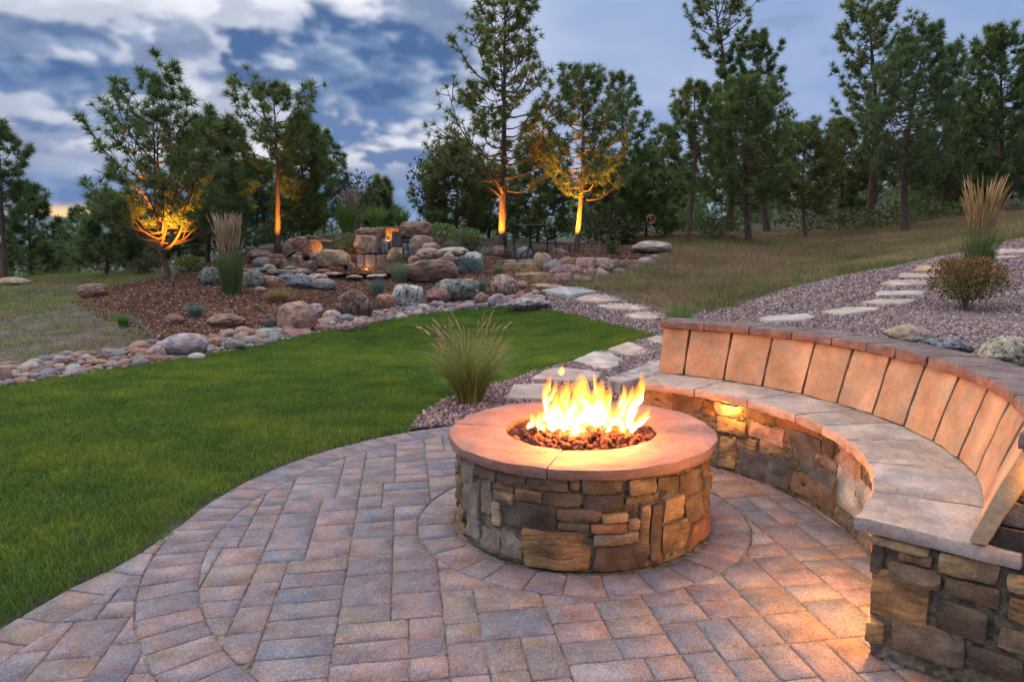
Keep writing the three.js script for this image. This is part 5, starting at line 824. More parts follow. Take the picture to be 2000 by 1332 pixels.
function plumes(R, n, { rad, h, hv, spread, len, thick, colors, droop = 0 }) {   // stems topped with narrow seed heads; returns [stems, heads]
  const st = [], sc = [], hd = [], hc = [];
  for (let i = 0; i < n; i++) {
    const a = R() * 6.283, r = Math.sqrt(R()) * rad, H = h * (1 - hv * R()), o = spread * rr(R, 0.3, 1) * H, c = pick(R, colors), k = rr(R, 0.8, 1.2), ca = Math.cos(a), sa = Math.sin(a), wb = rr(R, -0.032, 0.032) * H, wc = rr(R, -0.032, 0.032) * H, nod = rr(R, 0, 0.045) * H, P = (t) => V(ca * (r + o * t * t + nod * t ** 6) + wb * t * t * t, H * (t - droop * t * t * t - 0.02 * t ** 8), sa * (r + o * t * t + nod * t ** 6) + wc * t * t * t);
    const w = 0.0022; for (let s = 0; s < 3; s++) { const p = P(s / 3), q = P((s + 1) / 3); st.push(p.x - w, p.y, p.z, p.x + w, p.y, p.z, q.x, q.y, q.z); for (let j = 0; j < 3; j++) sc.push(0.27 * k, 0.25 * k, 0.10 * k); }
    const t0 = 1 - len * rr(R, 0.8, 1.1), N = 8, ring = [];
    for (let s = 0; s <= N; s++) { const p = P(lerp(t0, 1.0, s / N)), f = thick * (0.25 + Math.sin(Math.PI * Math.pow(s / N, 0.7))) * (s === N ? 0.1 : 1); ring.push([0, 1, 2].map((j) => { const w2 = j * 2.094 + i; return [p.x + Math.cos(w2) * f * rr(R, 0.3, 1.6), p.y + rr(R, -0.016, 0.016), p.z + Math.sin(w2) * f * rr(R, 0.3, 1.6)]; })); }
    for (let s = 0; s < N; s++) for (let j = 0; j < 3; j++) { const A = ring[s][j], B = ring[s][(j + 1) % 3], C = ring[s + 1][(j + 1) % 3], D = ring[s + 1][j]; hd.push(...A, ...B, ...C, ...A, ...C, ...D); for (let q = 0; q < 6; q++) hc.push(c[0] * k, c[1] * k, c[2] * k); }
  }
  return [tris(st, sc), tris(hd, hc)];
}
const GREEN = [[0.10, 0.18, 0.04], [0.14, 0.22, 0.055], [0.08, 0.14, 0.04], [0.19, 0.25, 0.08]];
function reedGrass(p, H, W, label, n, seed, tones, spread = 0.16) {
  const R = rng(seed), t = thing('feather_reed_grass', label, 'ornamental grass', p);
  obj('foliage', ribbons(R, Math.round(n * 2.6), { rad: W * 0.30, h: H * 0.68, spread: 0.26, droop: 0.25, w: 0.009, colors: GREEN, hv: 0.6 }), bladeMat, t);
  const [s, h] = plumes(R, n, { rad: W * 0.24, h: H, hv: 0.36, spread, len: 0.27, thick: 0.0085, colors: tones });
  obj('stems', s, bladeMat, t); obj('seed_heads', h, bladeMat, t); return t;
}
reedGrass(onGround(452, 571, 14), 1.62, 0.6, 'tall feather reed grass with tan plumes on the mulch bed, left', 210, 3, [[0.56, 0.42, 0.25], [0.50, 0.35, 0.20], [0.62, 0.50, 0.32]], 0.10);
reedGrass(onGround(1908, 566, 10.2), 1.62, 0.42, 'tall feather reed grass with golden plumes behind the red shrub, right', 150, 4, [[0.55, 0.36, 0.15], [0.48, 0.30, 0.12], [0.60, 0.42, 0.20]]);
{ // maiden grass at the edge of the lawn
  const R = rng(12), t = thing('maiden_grass', 'large arching fountain of fine green grass between lawn and fire pit', 'ornamental grass', G(918, 786));
  obj('foliage', ribbons(R, 1350, { rad: 0.12, h: 0.80, hv: 0.5, spread: 0.74, droop: 0.42, w: 0.0052, segs: 7, colors: [[0.25, 0.33, 0.075], [0.36, 0.43, 0.12], [0.15, 0.23, 0.045], [0.42, 0.44, 0.17], [0.20, 0.29, 0.06]] }), bladeMat, t);
  obj('dry_base', ribbons(R, 520, { rad: 0.12, h: 0.34, hv: 0.5, spread: 0.45, droop: 0.2, w: 0.0045, segs: 3, colors: [[0.26, 0.17, 0.065], [0.33, 0.22, 0.09], [0.18, 0.13, 0.05]] }), bladeMat, t);
  const [s, h] = plumes(R, 60, { rad: 0.09, h: 0.93, hv: 0.45, spread: 0.5, len: 0.15, thick: 0.0022, colors: [[0.50, 0.39, 0.27], [0.42, 0.30, 0.20], [0.58, 0.49, 0.35]], droop: 0.10 });
  obj('stems', s, bladeMat, t); obj('seed_heads', h, bladeMat, t);
}
function tuft(px, py, wpx, hpx, label, colors, o = {}) {
  const p = o.d ? onGround(px, py + hpx / 2, o.d) : G(px, py + hpx * 0.42), m = -p.z / FOC, H = hpx * m * 1.08, W = wpx * m, R = rng(Math.round(px + py)), t = thing(o.name || 'grass_tuft', label, o.cat || 'grass tuft', p);
  obj('foliage', ribbons(R, o.n || 420, { rad: W * 0.16, h: H * 1.1, hv: 0.4, spread: clamp(W / H * 0.46, 0.15, 1.3), droop: o.droop ?? 0.3, w: o.w || 0.008, segs: 4, colors }), bladeMat, t); return t;
}
const BLUE = [[0.182, 0.266, 0.196], [0.14, 0.224, 0.168], [0.252, 0.336, 0.252]], SAGE = [[0.308, 0.364, 0.196], [0.238, 0.294, 0.154], [0.3, 0.33, 0.2]];
tuft(381, 609, 58, 28, 'round blue-green fescue tuft alone on the mulch, left of the reed grass', BLUE, { name: 'blue_fescue' });
tuft(738, 563, 52, 36, 'blue fescue tuft just left of the white square boulder', BLUE, { name: 'blue_fescue' });
tuft(781, 533, 72, 46, 'pale green spiky tuft below the waterfall', SAGE, { name: 'blue_oat_grass', n: 600 });
tuft(545, 574, 76, 36, 'yellow drooping sedge tuft right of the reed grass', [[0.4, 0.3, 0.1], [0.46, 0.36, 0.15], [0.33, 0.25, 0.08]], { name: 'golden_sedge', droop: 0.75 });
tuft(942, 560, 30, 34, 'thin bluish tuft against the grey-green lichen boulder', BLUE, { n: 200, name: 'blue_fescue' });
tuft(976, 528, 36, 22, 'low green tuft beside the upper stone step', SAGE, { n: 260 });
tuft(1330, 604, 90, 50, 'bright green grass tuft behind the left end of the bench', [[0.196, 0.308, 0.07], [0.28, 0.378, 0.112], [0.14, 0.238, 0.056]], { n: 300, w: 0.007, d: 10.4 });
tuft(240, 628, 40, 26, 'bright green grass tuft at the mulch edging on the left', [[0.14, 0.28, 0.042], [0.182, 0.322, 0.056]], { n: 300 });
tuft(500, 600, 20, 14, 'small straw tuft on the mulch below the sedge', [[0.34, 0.25, 0.14], [0.378, 0.28, 0.14]], { n: 90 });
tuft(865, 507, 50, 26, 'dry pinkish grass tuft among the stones over the giant brown boulder', [[0.34, 0.25, 0.17], [0.392, 0.322, 0.168]], { n: 160, d: 17 });
tuft(680, 425, 70, 64, 'broad green ornamental grass behind the waterfall top', [[0.126, 0.252, 0.049], [0.182, 0.308, 0.07], [0.098, 0.196, 0.042]], { n: 520, w: 0.014, d: 20, name: 'fountain_grass', cat: 'ornamental grass' });
tuft(600, 440, 70, 60, 'yellow-green ornamental grass left of the waterfall top', [[0.238, 0.35, 0.07], [0.308, 0.406, 0.098], [0.168, 0.266, 0.056]], { n: 420, w: 0.016, d: 20.5, name: 'fountain_grass', cat: 'ornamental grass' });
tuft(735, 428, 70, 44, 'green grass clump directly above the waterfall cap slab', [[0.168, 0.294, 0.056], [0.238, 0.35, 0.084]], { n: 420, w: 0.014, d: 20.6, name: 'fountain_grass', cat: 'ornamental grass' });
tuft(785, 428, 50, 44, 'wispy green grass clump above the top right waterfall boulder', [[0.182, 0.308, 0.07], [0.112, 0.21, 0.042]], { n: 300, w: 0.014, d: 20.8, name: 'fountain_grass', cat: 'ornamental grass' });
{ // plume grass above the waterfall
  const R = rng(31), t = thing('plume_grass', 'pinkish feathery plume grass standing above the waterfall', 'ornamental grass', onGround(682, 450, 20.6)), [s, h] = plumes(R, 40, { rad: 0.2, h: 1.25, hv: 0.3, spread: 0.14, len: 0.4, thick: 0.035, colors: [[0.46, 0.33, 0.28], [0.4, 0.28, 0.22], [0.52, 0.4, 0.32]] }); obj('stems', s, bladeMat, t); obj('seed_heads', h, bladeMat, t);
}
// leafy shrubs: leaves scattered through a rounded volume on branching stems
const leafQuad = (() => { const g = tris([0, 0, 0, 0.35, 0.45, 0.05, 0, 1, 0, 0, 0, 0, 0, 1, 0, -0.35, 0.45, 0.05]); return g; })();
const leafTint = leafMat([1, 1, 1], { roughness: 0.7, vertexColors: true });
function mergedCopies(geo, list) {                                       // one mesh out of many turned and tinted copies
  const src = geo.attributes.position, n = src.count, pos = new Float32Array(n * 3 * list.length), col = new Float32Array(n * 3 * list.length), m = M4(), v = V();
  list.forEach((e, i) => { m.compose(e.p, e.q, e.s); for (let k = 0; k < n; k++) { const o = (i * n + k) * 3; v.fromBufferAttribute(src, k).applyMatrix4(m); pos[o] = v.x; pos[o + 1] = v.y; pos[o + 2] = v.z; col[o] = e.c[0]; col[o + 1] = e.c[1]; col[o + 2] = e.c[2]; } });
  const g = new THREE.BufferGeometry(); g.setAttribute('position', new THREE.BufferAttribute(pos, 3)); g.setAttribute('color', new THREE.BufferAttribute(col, 3)); return g;
}
function shrub(p, W, H, label, colors, o = {}) {
  const R = rng(o.seed || Math.round(p.x * 100 + 500)), t = thing(o.name || 'shrub', label, o.cat || 'shrub', p), st = [], n = o.n || 700, L = [], lo = o.lo ?? 0.1, tips = [];
  for (let i = 0; i < (o.stems || 9); i++) { const a = i * 2.4 + R(), sp = rr(R, 0.3, 0.85), e = V(Math.cos(a) * W * 0.42 * sp, H * rr(R, 0.65, 0.95) * (1 - 0.3 * sp), Math.sin(a) * W * 0.42 * sp), c = new THREE.QuadraticBezierCurve3(V(Math.cos(a) * 0.02, 0, Math.sin(a) * 0.02), V(e.x * 0.35, e.y * 0.5, e.z * 0.35), e).getPoints(6); st.push(tube(c, c.map((_, k) => lerp(o.sr || 0.011, 0.003, k / 6)), 5)); for (let k = 0; k < 5; k++) { const b = c[2 + (k % 5)] || e, d = V(rr(R, -1, 1), rr(R, 0, 1), rr(R, -1, 1)).multiplyScalar(W * 0.2); st.push(tube([b, b.clone().addScaledVector(d, 0.5), b.clone().add(d)], [0.006, 0.004, 0.003], 4)); tips.push(b.clone().add(d)); } }
  obj('stems', mergeGeometries(st), mat(o.bark || [0.224, 0.154, 0.112], null), t);
  for (let i = 0; i < n; i++) {
    let q; for (let k = 0; k < 20; k++) { const a = R() * 6.283, u = rr(R, -1, 1), r = Math.pow(R(), 0.45); q = V(Math.cos(a) * Math.sqrt(1 - u * u) * r, u * r, Math.sin(a) * Math.sqrt(1 - u * u) * r); if (fbm(q.x * 2.2 + p.x, q.y * 2.2, q.z * 2.2 + p.z, 2) > -0.12 - 0.2 * R()) break; }
    const pp = V(q.x * W / 2, lerp(H * lo, H, q.y * 0.5 + 0.5), q.z * W / 2), top = q.y * 0.5 + 0.5, c = R() < (o.topShare ?? 0) * top * 1.6 ? pick(R, o.top) : pick(R, colors), k = rr(R, 0.75, 1.25), s = (o.leaf || 0.04) * rr(R, 0.7, 1.3); L.push({ p: pp, q: qTo(V(q.x + rr(R, -0.8, 0.8), q.y + rr(R, -0.2, 1), q.z + rr(R, -0.8, 0.8)), R() * 6), s: V(s * (o.thin || 1), s, s), c: [c[0] * k, c[1] * k, c[2] * k] });
  }
  obj('foliage', mergedCopies(leafQuad, L), leafTint, t); return t;
}
shrub(onGround(1885, 612, 8.8), 0.86, 0.68, 'low rounded shrub with red-tipped green leaves on the gravel, right', [[0.15, 0.19, 0.05], [0.20, 0.24, 0.065], [0.11, 0.15, 0.04], [0.25, 0.19, 0.06]], { n: 4200, top: [[0.36, 0.13, 0.08], [0.32, 0.15, 0.075], [0.42, 0.20, 0.11]], topShare: 0.45, lo: 0.2, leaf: 0.034, stems: 12, sr: 0.009, bark: [0.26, 0.16, 0.12], seed: 5 });
shrub(onGround(919, 521, 17.2), 0.6, 0.4, 'dwarf blue spruce in front of the whitish boulder', [[0.182, 0.28, 0.28], [0.238, 0.336, 0.336], [0.126, 0.21, 0.21]], { n: 1500, thin: 0.3, leaf: 0.07, name: 'dwarf_blue_spruce', lo: 0.02 });
shrub(onGround(682, 492, 18.6), 0.75, 0.42, 'grey-green mounded juniper between the two lit rocks', [[0.224, 0.28, 0.182], [0.168, 0.224, 0.14]], { n: 1300, thin: 0.35, leaf: 0.07, lo: 0, name: 'mounded_juniper' });
shrub(onGround(372, 533, 17), 0.75, 0.36, 'yellow-green low shrub right of the uplit pine foot', [[0.196, 0.28, 0.056], [0.252, 0.336, 0.084]], { n: 900, leaf: 0.05, lo: 0 });
shrub(onGround(283, 538, 17.4), 0.85, 0.4, 'dark low shrub left of the uplit pine foot', [[0.084, 0.105, 0.042], [0.14, 0.126, 0.056]], { n: 900, leaf: 0.05, lo: 0 });
shrub(onGround(862, 490, 20), 0.85, 0.55, 'yellow-flowered green shrub right of the waterfall boulders', [[0.14, 0.252, 0.056], [0.196, 0.308, 0.07]], { n: 1100, leaf: 0.05, top: [[0.6, 0.42, 0.04], [0.5, 0.5, 0.4]], topShare: 0.12, lo: 0 });
shrub(onGround(912, 492, 20.4), 0.85, 0.52, 'white-flecked green shrub left of the tall uplit pine', [[0.154, 0.266, 0.07], [0.21, 0.308, 0.098]], { n: 1100, leaf: 0.05, top: [[0.6, 0.62, 0.55]], topShare: 0.07, lo: 0 });
shrub(onGround(925, 499, 20.2), 0.8, 0.35, 'low dull green shrub at the foot of the tall uplit pine', [[0.182, 0.224, 0.098], [0.14, 0.182, 0.07]], { n: 800, leaf: 0.045, lo: 0 });
{ const p = atDepth(1196, 503, 20); p.y = Math.max(bankTop(p.x, p.z) - 0.06, ground(p.x, p.z)); shrub(p, 0.42, 0.36, 'small green shrub alone on the bank behind the boulder wall', [[0.084, 0.154, 0.042], [0.126, 0.196, 0.056]], { n: 700, leaf: 0.045, lo: 0.02 }); }
shrub(onGround(1180, 470, 24), 2.6, 1.1, 'dark undergrowth bush behind the right uplit pine', [[0.084, 0.112, 0.042], [0.126, 0.14, 0.056]], { n: 1500, leaf: 0.10, lo: 0 });
shrub(onGround(1395, 462, 25), 2.4, 0.8, 'green undergrowth bush between the dark pines in the middle right', [[0.112, 0.168, 0.056], [0.168, 0.21, 0.07]], { n: 1300, leaf: 0.09, lo: 0 });
shrub(onGround(1800, 415, 30), 5, 0.9, 'low yellowish undergrowth at the forest edge on the right', [[0.182, 0.224, 0.056], [0.126, 0.168, 0.056]], { n: 1500, leaf: 0.11, lo: 0 });
shrub(onGround(1650, 440, 29), 5, 0.9, 'low brownish undergrowth under the tall right-hand pines', [[0.14, 0.14, 0.063], [0.112, 0.14, 0.049]], { n: 1500, leaf: 0.11, lo: 0 });
shrub(onGround(470, 500, 20), 1.5, 0.8, 'dark green shrub behind the feather reed grass on the left', [[0.084, 0.14, 0.056], [0.112, 0.168, 0.07]], { n: 1400, leaf: 0.07, lo: 0 });
shrub(onGround(560, 480, 20), 1.2, 0.9, 'dark shrub at the foot of the thin uplit pine', [[0.098, 0.154, 0.056], [0.14, 0.196, 0.07]], { n: 1200, leaf: 0.07, lo: 0 });
// ---------------------------------------------------------------- pines
function needleTuft(seed, n, spread, len, w) {                            // a burst of needles at a twig end
  const R = rng(seed), pos = [];
  for (let i = 0; i < n; i++) { const a = i * 2.399 + R(), t = Math.acos(lerp(1, Math.cos(spread), R())), d = V(Math.sin(t) * Math.cos(a), Math.cos(t), Math.sin(t) * Math.sin(a)), L = len * rr(R, 0.75, 1.1), b = d.clone().cross(V(rr(R, -1, 1), rr(R, -1, 1), rr(R, -1, 1))).normalize().multiplyScalar(w / 2), o = V(0, rr(R, -0.3, 0.1) * len, 0); pos.push(o.x - b.x, o.y - b.y, o.z - b.z, o.x + b.x, o.y + b.y, o.z + b.z, o.x + d.x * L, o.y + d.y * L, o.z + d.z * L); }
  return tris(pos);
}
const TUFT = needleTuft(1, 28, 1.7, 1, 0.105), FARTUFT = needleTuft(2, 20, 1.8, 1, 0.15);
const needleMat = leafMat([1, 1, 1], { roughness: 0.7, transmission: 0.5, vertexColors: true });
const barkMat = mat([0.25, 0.165, 0.115], 'bark', { bump: 0.012 }), barkDark = barkMat;
const NEEDLE = [[0.18, 0.25, 0.08], [0.16, 0.24, 0.085], [0.20, 0.25, 0.075], [0.165, 0.245, 0.095]];
// px/py: foot of the trunk in the photograph, d: its distance, top: height of its tip there, w: spread there
function pine(px, py, d, top, w, label, o = {}) {
  const foot = o.foot || onGround(px, py, d), tip = atDepth(o.tipx ?? px, top, d), H = tip.y - foot.y, rad = (w / 2) * d / FOC, seed = o.seed || Math.round(px * 7 + d * 3), R = rng(seed), far = d > 27;
  const t = thing('pine_tree', label, 'pine tree', foot), lean = V(tip.x - foot.x, 0, 0), bend = rr(R, -0.03, 0.03) * H;
  const axis = (k) => V(lean.x * k + bend * Math.sin(k * 3.1) + (o.sway || 0) * Math.sin(k * 7), H * k, bend * 0.6 * Math.sin(k * 4));
  const r0 = o.trunk || clamp(H * 0.019, 0.06, 0.2), N = 16, stems = o.stems || [[axis, 1]];
  const bark = o.bark || barkDark, limbs = [], tufts = [], base = NEEDLE[seed % 4], ts = (o.tuft || 0.17) * (far ? 1.3 : 1.0), crown = o.crown ?? 0.22;
  stems.forEach(([ax, sc], si) => {
    const pts = [], rs = []; for (let i = 0; i <= N; i++) { const k = i / N; pts.push(ax(k * sc).add(V(0, i ? 0 : -0.12, 0))); rs.push(r0 * (si ? 0.6 : 1) * (1 - 0.93 * k) * (i === 0 ? 1.25 : 1)); }
    obj('trunk', tube(pts, rs, 9), bark, t);
    const nb = Math.round((o.n || 46) * (si ? 0.6 : 1) * (far ? 0.85 : 1));
    for (let i = 0; i < nb; i++) {
      const u = (i + R() * 0.9) / nb, k = lerp(crown, 0.985, Math.pow(u, 0.9)), prof = o.prof ? o.prof(u) : Math.pow(Math.sin(Math.PI * clamp(lerp(0.22, 1, u), 0, 1)), 0.75) * (1.12 - 0.5 * u) + 0.10, L = Math.max(0.16, rad * prof * rr(R, 0.6, 1.15)), az = i * 2.399 + rr(R, -0.5, 0.5), up = lerp(o.up0 ?? 0.12, 1.0, u * u) + rr(R, -0.15, 0.2), p0 = ax(k * sc), dir = V(Math.cos(az), 0, Math.sin(az)), P = (s) => p0.clone().addScaledVector(dir, L * s * (1 - 0.12 * s)).add(V(0, L * (up * s + (o.curl ?? 0.28) * s * s - 0.16 * Math.sin(s * 3.1)), 0)).add(V(0.06 * L * vnoise(i, s * 3, seed), 0, 0.06 * L * vnoise(i + 50, s * 3, seed)));
      const bp = [0, 0.25, 0.5, 0.75, 1].map(P), br = clamp(L * 0.02, 0.006, 0.035) * (o.limb || 1); limbs.push(tube(bp, [br, br * 0.8, br * 0.6, br * 0.42, br * 0.22], 5, false));
      const put = (p, dd, s) => { const kk = rr(R, 0.7, 1.3), sh = rr(R, -0.02, 0.03); tufts.push({ p, q: qTo(dd, R() * 6.28), s: V(s, s * rr(R, 0.85, 1.15), s), c: [base[0] * kk + Math.max(0, sh) * 0.6, base[1] * kk + sh * 0.3, base[2] * kk] }); };
      const ns = Math.max(1, Math.round((o.twigs || 5) * Math.min(1.3, 0.35 + L / 0.9)));
      put(P(1.02), P(1).sub(P(0.9)).normalize(), ts * 1.05);
      for (let j = 0; j < ns; j++) {
        const s = rr(R, o.inner ?? 0.45, 0.98), q = P(s), side = R() < 0.5 ? 1 : -1, dd = dir.clone().multiplyScalar(rr(R, 0.3, 0.9)).add(V(-dir.z * side * rr(R, 0.3, 1), rr(R, 0.05, 0.75), dir.x * side * rr(R, 0.3, 1))).normalize(), l = L * rr(R, 0.12, 0.34) * (1.2 - s * 0.5) + 0.06, e = q.clone().addScaledVector(dd, l).add(V(0, 0.12 * l, 0));
        limbs.push(tube([q, q.clone().lerp(e, 0.5).add(V(0, -0.03 * l, 0)), e], [br * 0.4, br * 0.3, 0.004], 4, false));
        put(e, e.clone().sub(q).add(V(0, 0.25 * l, 0)), ts * rr(R, 0.85, 1.15)); if (R() < 0.75) put(q.clone().lerp(e, 0.55), dd.clone().add(V(0, 0.5, 0)), ts * 0.9);
      }
    }
  });
  (o.extra || []).forEach(([a, r1]) => { const c = new THREE.CatmullRomCurve3(a.map(([x, y, dz]) => atDepth(x, y, d + (dz || 0)).sub(foot))).getPoints(14); limbs.push(tube(c, c.map((_, k) => r1 * (1 - 0.8 * k / 14)), 7)); });
  obj('branches', mergeGeometries(limbs), bark, t);
  obj('crown', mergedCopies(far ? FARTUFT : TUFT, tufts), needleMat, t);
  return t;
}
// uplights at the feet of four pines: a small bullet lamp and its beam
function uplight(px, py, d, aim, I, label, ang = 0.5, foot) {
  const p = foot || onGround(px, py, d), t = thing('spotlight_fixture', label, 'garden light', p), dir = aim.clone().sub(p).normalize(), q = qTo(dir);
  const body = obj('lamp_body', new THREE.CylinderGeometry(0.045, 0.035, 0.15, 14, 1, true), mat([0.03, 0.03, 0.03], null, { roughness: 0.5, side: THREE.DoubleSide }), t); body.position.y = 0.16; body.quaternion.copy(q);
  obj('stake', new THREE.CylinderGeometry(0.012, 0.012, 0.16, 8).translate(0, 0.06, 0), mat([0.03, 0.03, 0.03], null, { roughness: 0.5 }), t);
  const lm = new THREE.MeshStandardMaterial({ color: 0x3a2208, roughness: 0.4 }); lm.emissive.setRGB(1, 0.55, 0.12); lm.emissiveIntensity = 3;
  const lens = obj('lamp_lens', new THREE.SphereGeometry(0.036, 12, 8), lm, t); lens.position.set(0, 0.16, 0).addScaledVector(dir, 0.02); lens.castShadow = false;
  const L = new THREE.SpotLight(new THREE.Color().setRGB(1, 0.34, 0.03), I, 0, ang, 0.7, 2); L.name = 'uplight'; L.position.set(0, 0.16, 0).addScaledVector(dir, 0.1); L.castShadow = true; L.shadow.radius = 1.5; t.add(L, L.target); L.target.position.copy(aim.clone().sub(p)); return t;
}
// ---- left
pine(331, 545, 16, 108, 250, 'wide open pine with forked trunk lit amber from below, left', { crown: 0.40, bark: barkMat, twigs: 5, n: 44, tuft: 0.19, trunk: 0.07, up0: 0.3, curl: 0.35, tipx: 338,
  stems: (() => { const f = onGround(331, 545, 16), q = (pts) => { const c = new THREE.CatmullRomCurve3(pts.map(([x, y, z]) => atDepth(x, y, 16 + (z || 0)).sub(f))); return (k) => c.getPoint(clamp(k, 0, 1)); }; return [[q([[331, 548], [321, 512], [312, 488], [306, 455, 0.2], [303, 380, 0.2], [300, 280, 0.1], [296, 150]]), 1], [q([[331, 548], [322, 512], [314, 488], [322, 455, -0.2], [331, 400, -0.2], [332, 280, 0], [330, 112, 0.1]]), 1]]; })(),
  extra: [[[[318, 505], [300, 495], [278, 470], [266, 455, -0.3]], 0.035], [[[314, 490], [335, 478, -0.2], [352, 450, -0.4], [357, 428, -0.5]], 0.04], [[[312, 490], [290, 468, 0.2], [282, 440, 0.4]], 0.03], [[[313, 488], [345, 470, 0.3], [362, 440, 0.6]], 0.03], [[[304, 420], [270, 370, -0.3], [215, 345, -0.5], [180, 330, -0.6]], 0.028], [[[332, 400], [370, 350, 0.2], [400, 260, 0.4]], 0.025]] });
uplight(338, 557, 14.6, atDepth(318, 405, 16), 115, 'small black spotlight on the mulch in front of the forked uplit pine', 0.42);
pine(205, 538, 18.5, 395, 150, 'bushy dark young pine in front of the left skyline', { crown: 0.05, n: 42, twigs: 7, tuft: 0.2, tipx: 230 });
pine(405, 528, 18.6, 244, 170, 'dense rounded dark pine right of the forked uplit pine', { crown: 0.08, n: 64, twigs: 8, tuft: 0.21, inner: 0.32 });
pine(455, 505, 24, 240, 110, 'slim dark pine behind, between rounded pine and thin uplit pine', { crown: 0.2, n: 46, twigs: 6, tuft: 0.2 });
pine(541, 490, 19, 184, 165, 'thin open pine with sparse top, lower trunk lit amber', { crown: 0.42, n: 34, twigs: 5, tuft: 0.2, up0: 0.35, curl: 0.4, bark: barkMat, prof: (u) => (0.5 + 0.55 * Math.sin(Math.PI * u * 0.9)) * (1 - 0.74 * u * u * u), trunk: 0.085, tipx: 532 });
uplight(557, 494, 18.2, atDepth(537, 410, 19), 26, 'small spotlight among the rocks below the thin uplit pine', 0.45);
pine(598, 480, 20.5, 236, 130, 'dense olive pine just left of the plume grass', { crown: 0.06, n: 70, twigs: 8, tuft: 0.2, inner: 0.32, tipx: 582 });
pine(632, 470, 27, 262, 90, 'dark narrow pine at the right of the left-hand group', { crown: 0.15, n: 46, twigs: 6, tuft: 0.19 });
pine(8, 540, 21, 244, 130, 'dark tall pine cut by the left edge', { crown: 0.38, n: 46, twigs: 6, tuft: 0.19, tipx: -4 });
pine(58, 536, 23, 372, 110, 'shorter dark pine right of the one at the left edge', { crown: 0.05, n: 46, twigs: 7, tuft: 0.22, tipx: 50 });
pine(152, 525, 27, 410, 60, 'small pine against the sunset gap', { crown: 0.1, n: 34, twigs: 6, tuft: 0.18 });
pine(96, 530, 30, 484, 90, 'low bushy pine below the sunset gap', { crown: 0.0, n: 36, twigs: 7, tuft: 0.2 });
pine(270, 530, 24, 440, 130, 'low dark pine behind the left foot of the forked pine', { crown: 0.0, n: 40, twigs: 7, tuft: 0.22 });
pine(350, 525, 24, 420, 120, 'low dark pine behind the right foot of the forked pine', { crown: 0.0, n: 40, twigs: 7, tuft: 0.22 });
pine(500, 490, 25, 330, 130, 'dark pine in shadow behind the feather reed grass', { crown: 0.0, n: 56, twigs: 8, tuft: 0.23, inner: 0.32 });
pine(745, 452, 29, 352, 66, 'small pine on the crest above the waterfall', { crown: 0.0, n: 36, twigs: 6, tuft: 0.19 });
pine(720, 458, 30, 395, 120, 'low dark pine on the crest left of the small one', { crown: 0.0, n: 36, twigs: 6, tuft: 0.22 });
// ---- middle
pine(981, 490, 21, -12, 270, 'tallest middle pine, trunk lit amber, one large limb to the left', { crown: 0.24, n: 74, twigs: 6, tuft: 0.2, bark: barkMat, trunk: 0.125, up0: 0.2, curl: 0.25, limb: 1.1, prof: (u) => (1.02 - 0.78 * u) * (0.82 + 0.3 * Math.sin(u * 17)) + 0.12, tipx: 986, extra: [[[[986, 385], [972, 358, -0.2], [948, 330, -0.4], [935, 300, -0.5], [905, 250, -0.6]], 0.06], [[[982, 388], [960, 370, -0.3], [942, 366, -0.5]], 0.03]] });
uplight(966, 493, 20.45, atDepth(984, 405, 21), 42, 'small spotlight at the foot of the tallest middle pine', 0.55);
pine(1125, 490, 20, 138, 185, 'rounded amber-lit pine right of the tallest middle pine', { crown: 0.30, n: 56, twigs: 7, tuft: 0.18, bark: barkMat, trunk: 0.085, inner: 0.32, up0: 0.15, tipx: 1136, foot: (() => { const p = atDepth(1125, 490, 20); p.y = Math.max(bankTop(p.x, p.z) - 0.06, ground(p.x, p.z)); return p; })() });
uplight(1113, 494, 19.5, atDepth(1130, 370, 20), 120, 'small black spotlight on the mulch at the rounded amber-lit pine', 0.62, (() => { const p = atDepth(1113, 494, 19.5); p.y = Math.max(bankTop(p.x, p.z) - 0.06, ground(p.x, p.z)); return p; })());
pine(1218, 470, 27, 150, 130, 'dark slim pine right behind the amber-lit pine', { crown: 0.12, n: 56, twigs: 7, tuft: 0.2, tipx: 1208 });
pine(890, 478, 24, 296, 160, 'dark rounded pine left of the tallest middle pine', { crown: 0.0, n: 64, twigs: 8, tuft: 0.22, inner: 0.32 });
pine(1050, 474, 26, 285, 150, 'dark pine in the gap between the two uplit middle pines', { crown: 0.0, n: 60, twigs: 8, tuft: 0.22, inner: 0.32 });
pine(955, 474, 27, 330, 120, 'shadowed pine right behind the tallest middle pine', { crown: 0.0, n: 46, twigs: 8, tuft: 0.22, inner: 0.32 });
pine(1195, 472, 25, 320, 130, 'low dark pine to the right of the amber-lit pine', { crown: 0.0, n: 50, twigs: 8, tuft: 0.22, inner: 0.32 });
pine(1262, 470, 26, 300, 120, 'dark pine behind the copper garden ring', { crown: 0.02, n: 50, twigs: 8, tuft: 0.21, inner: 0.32 });
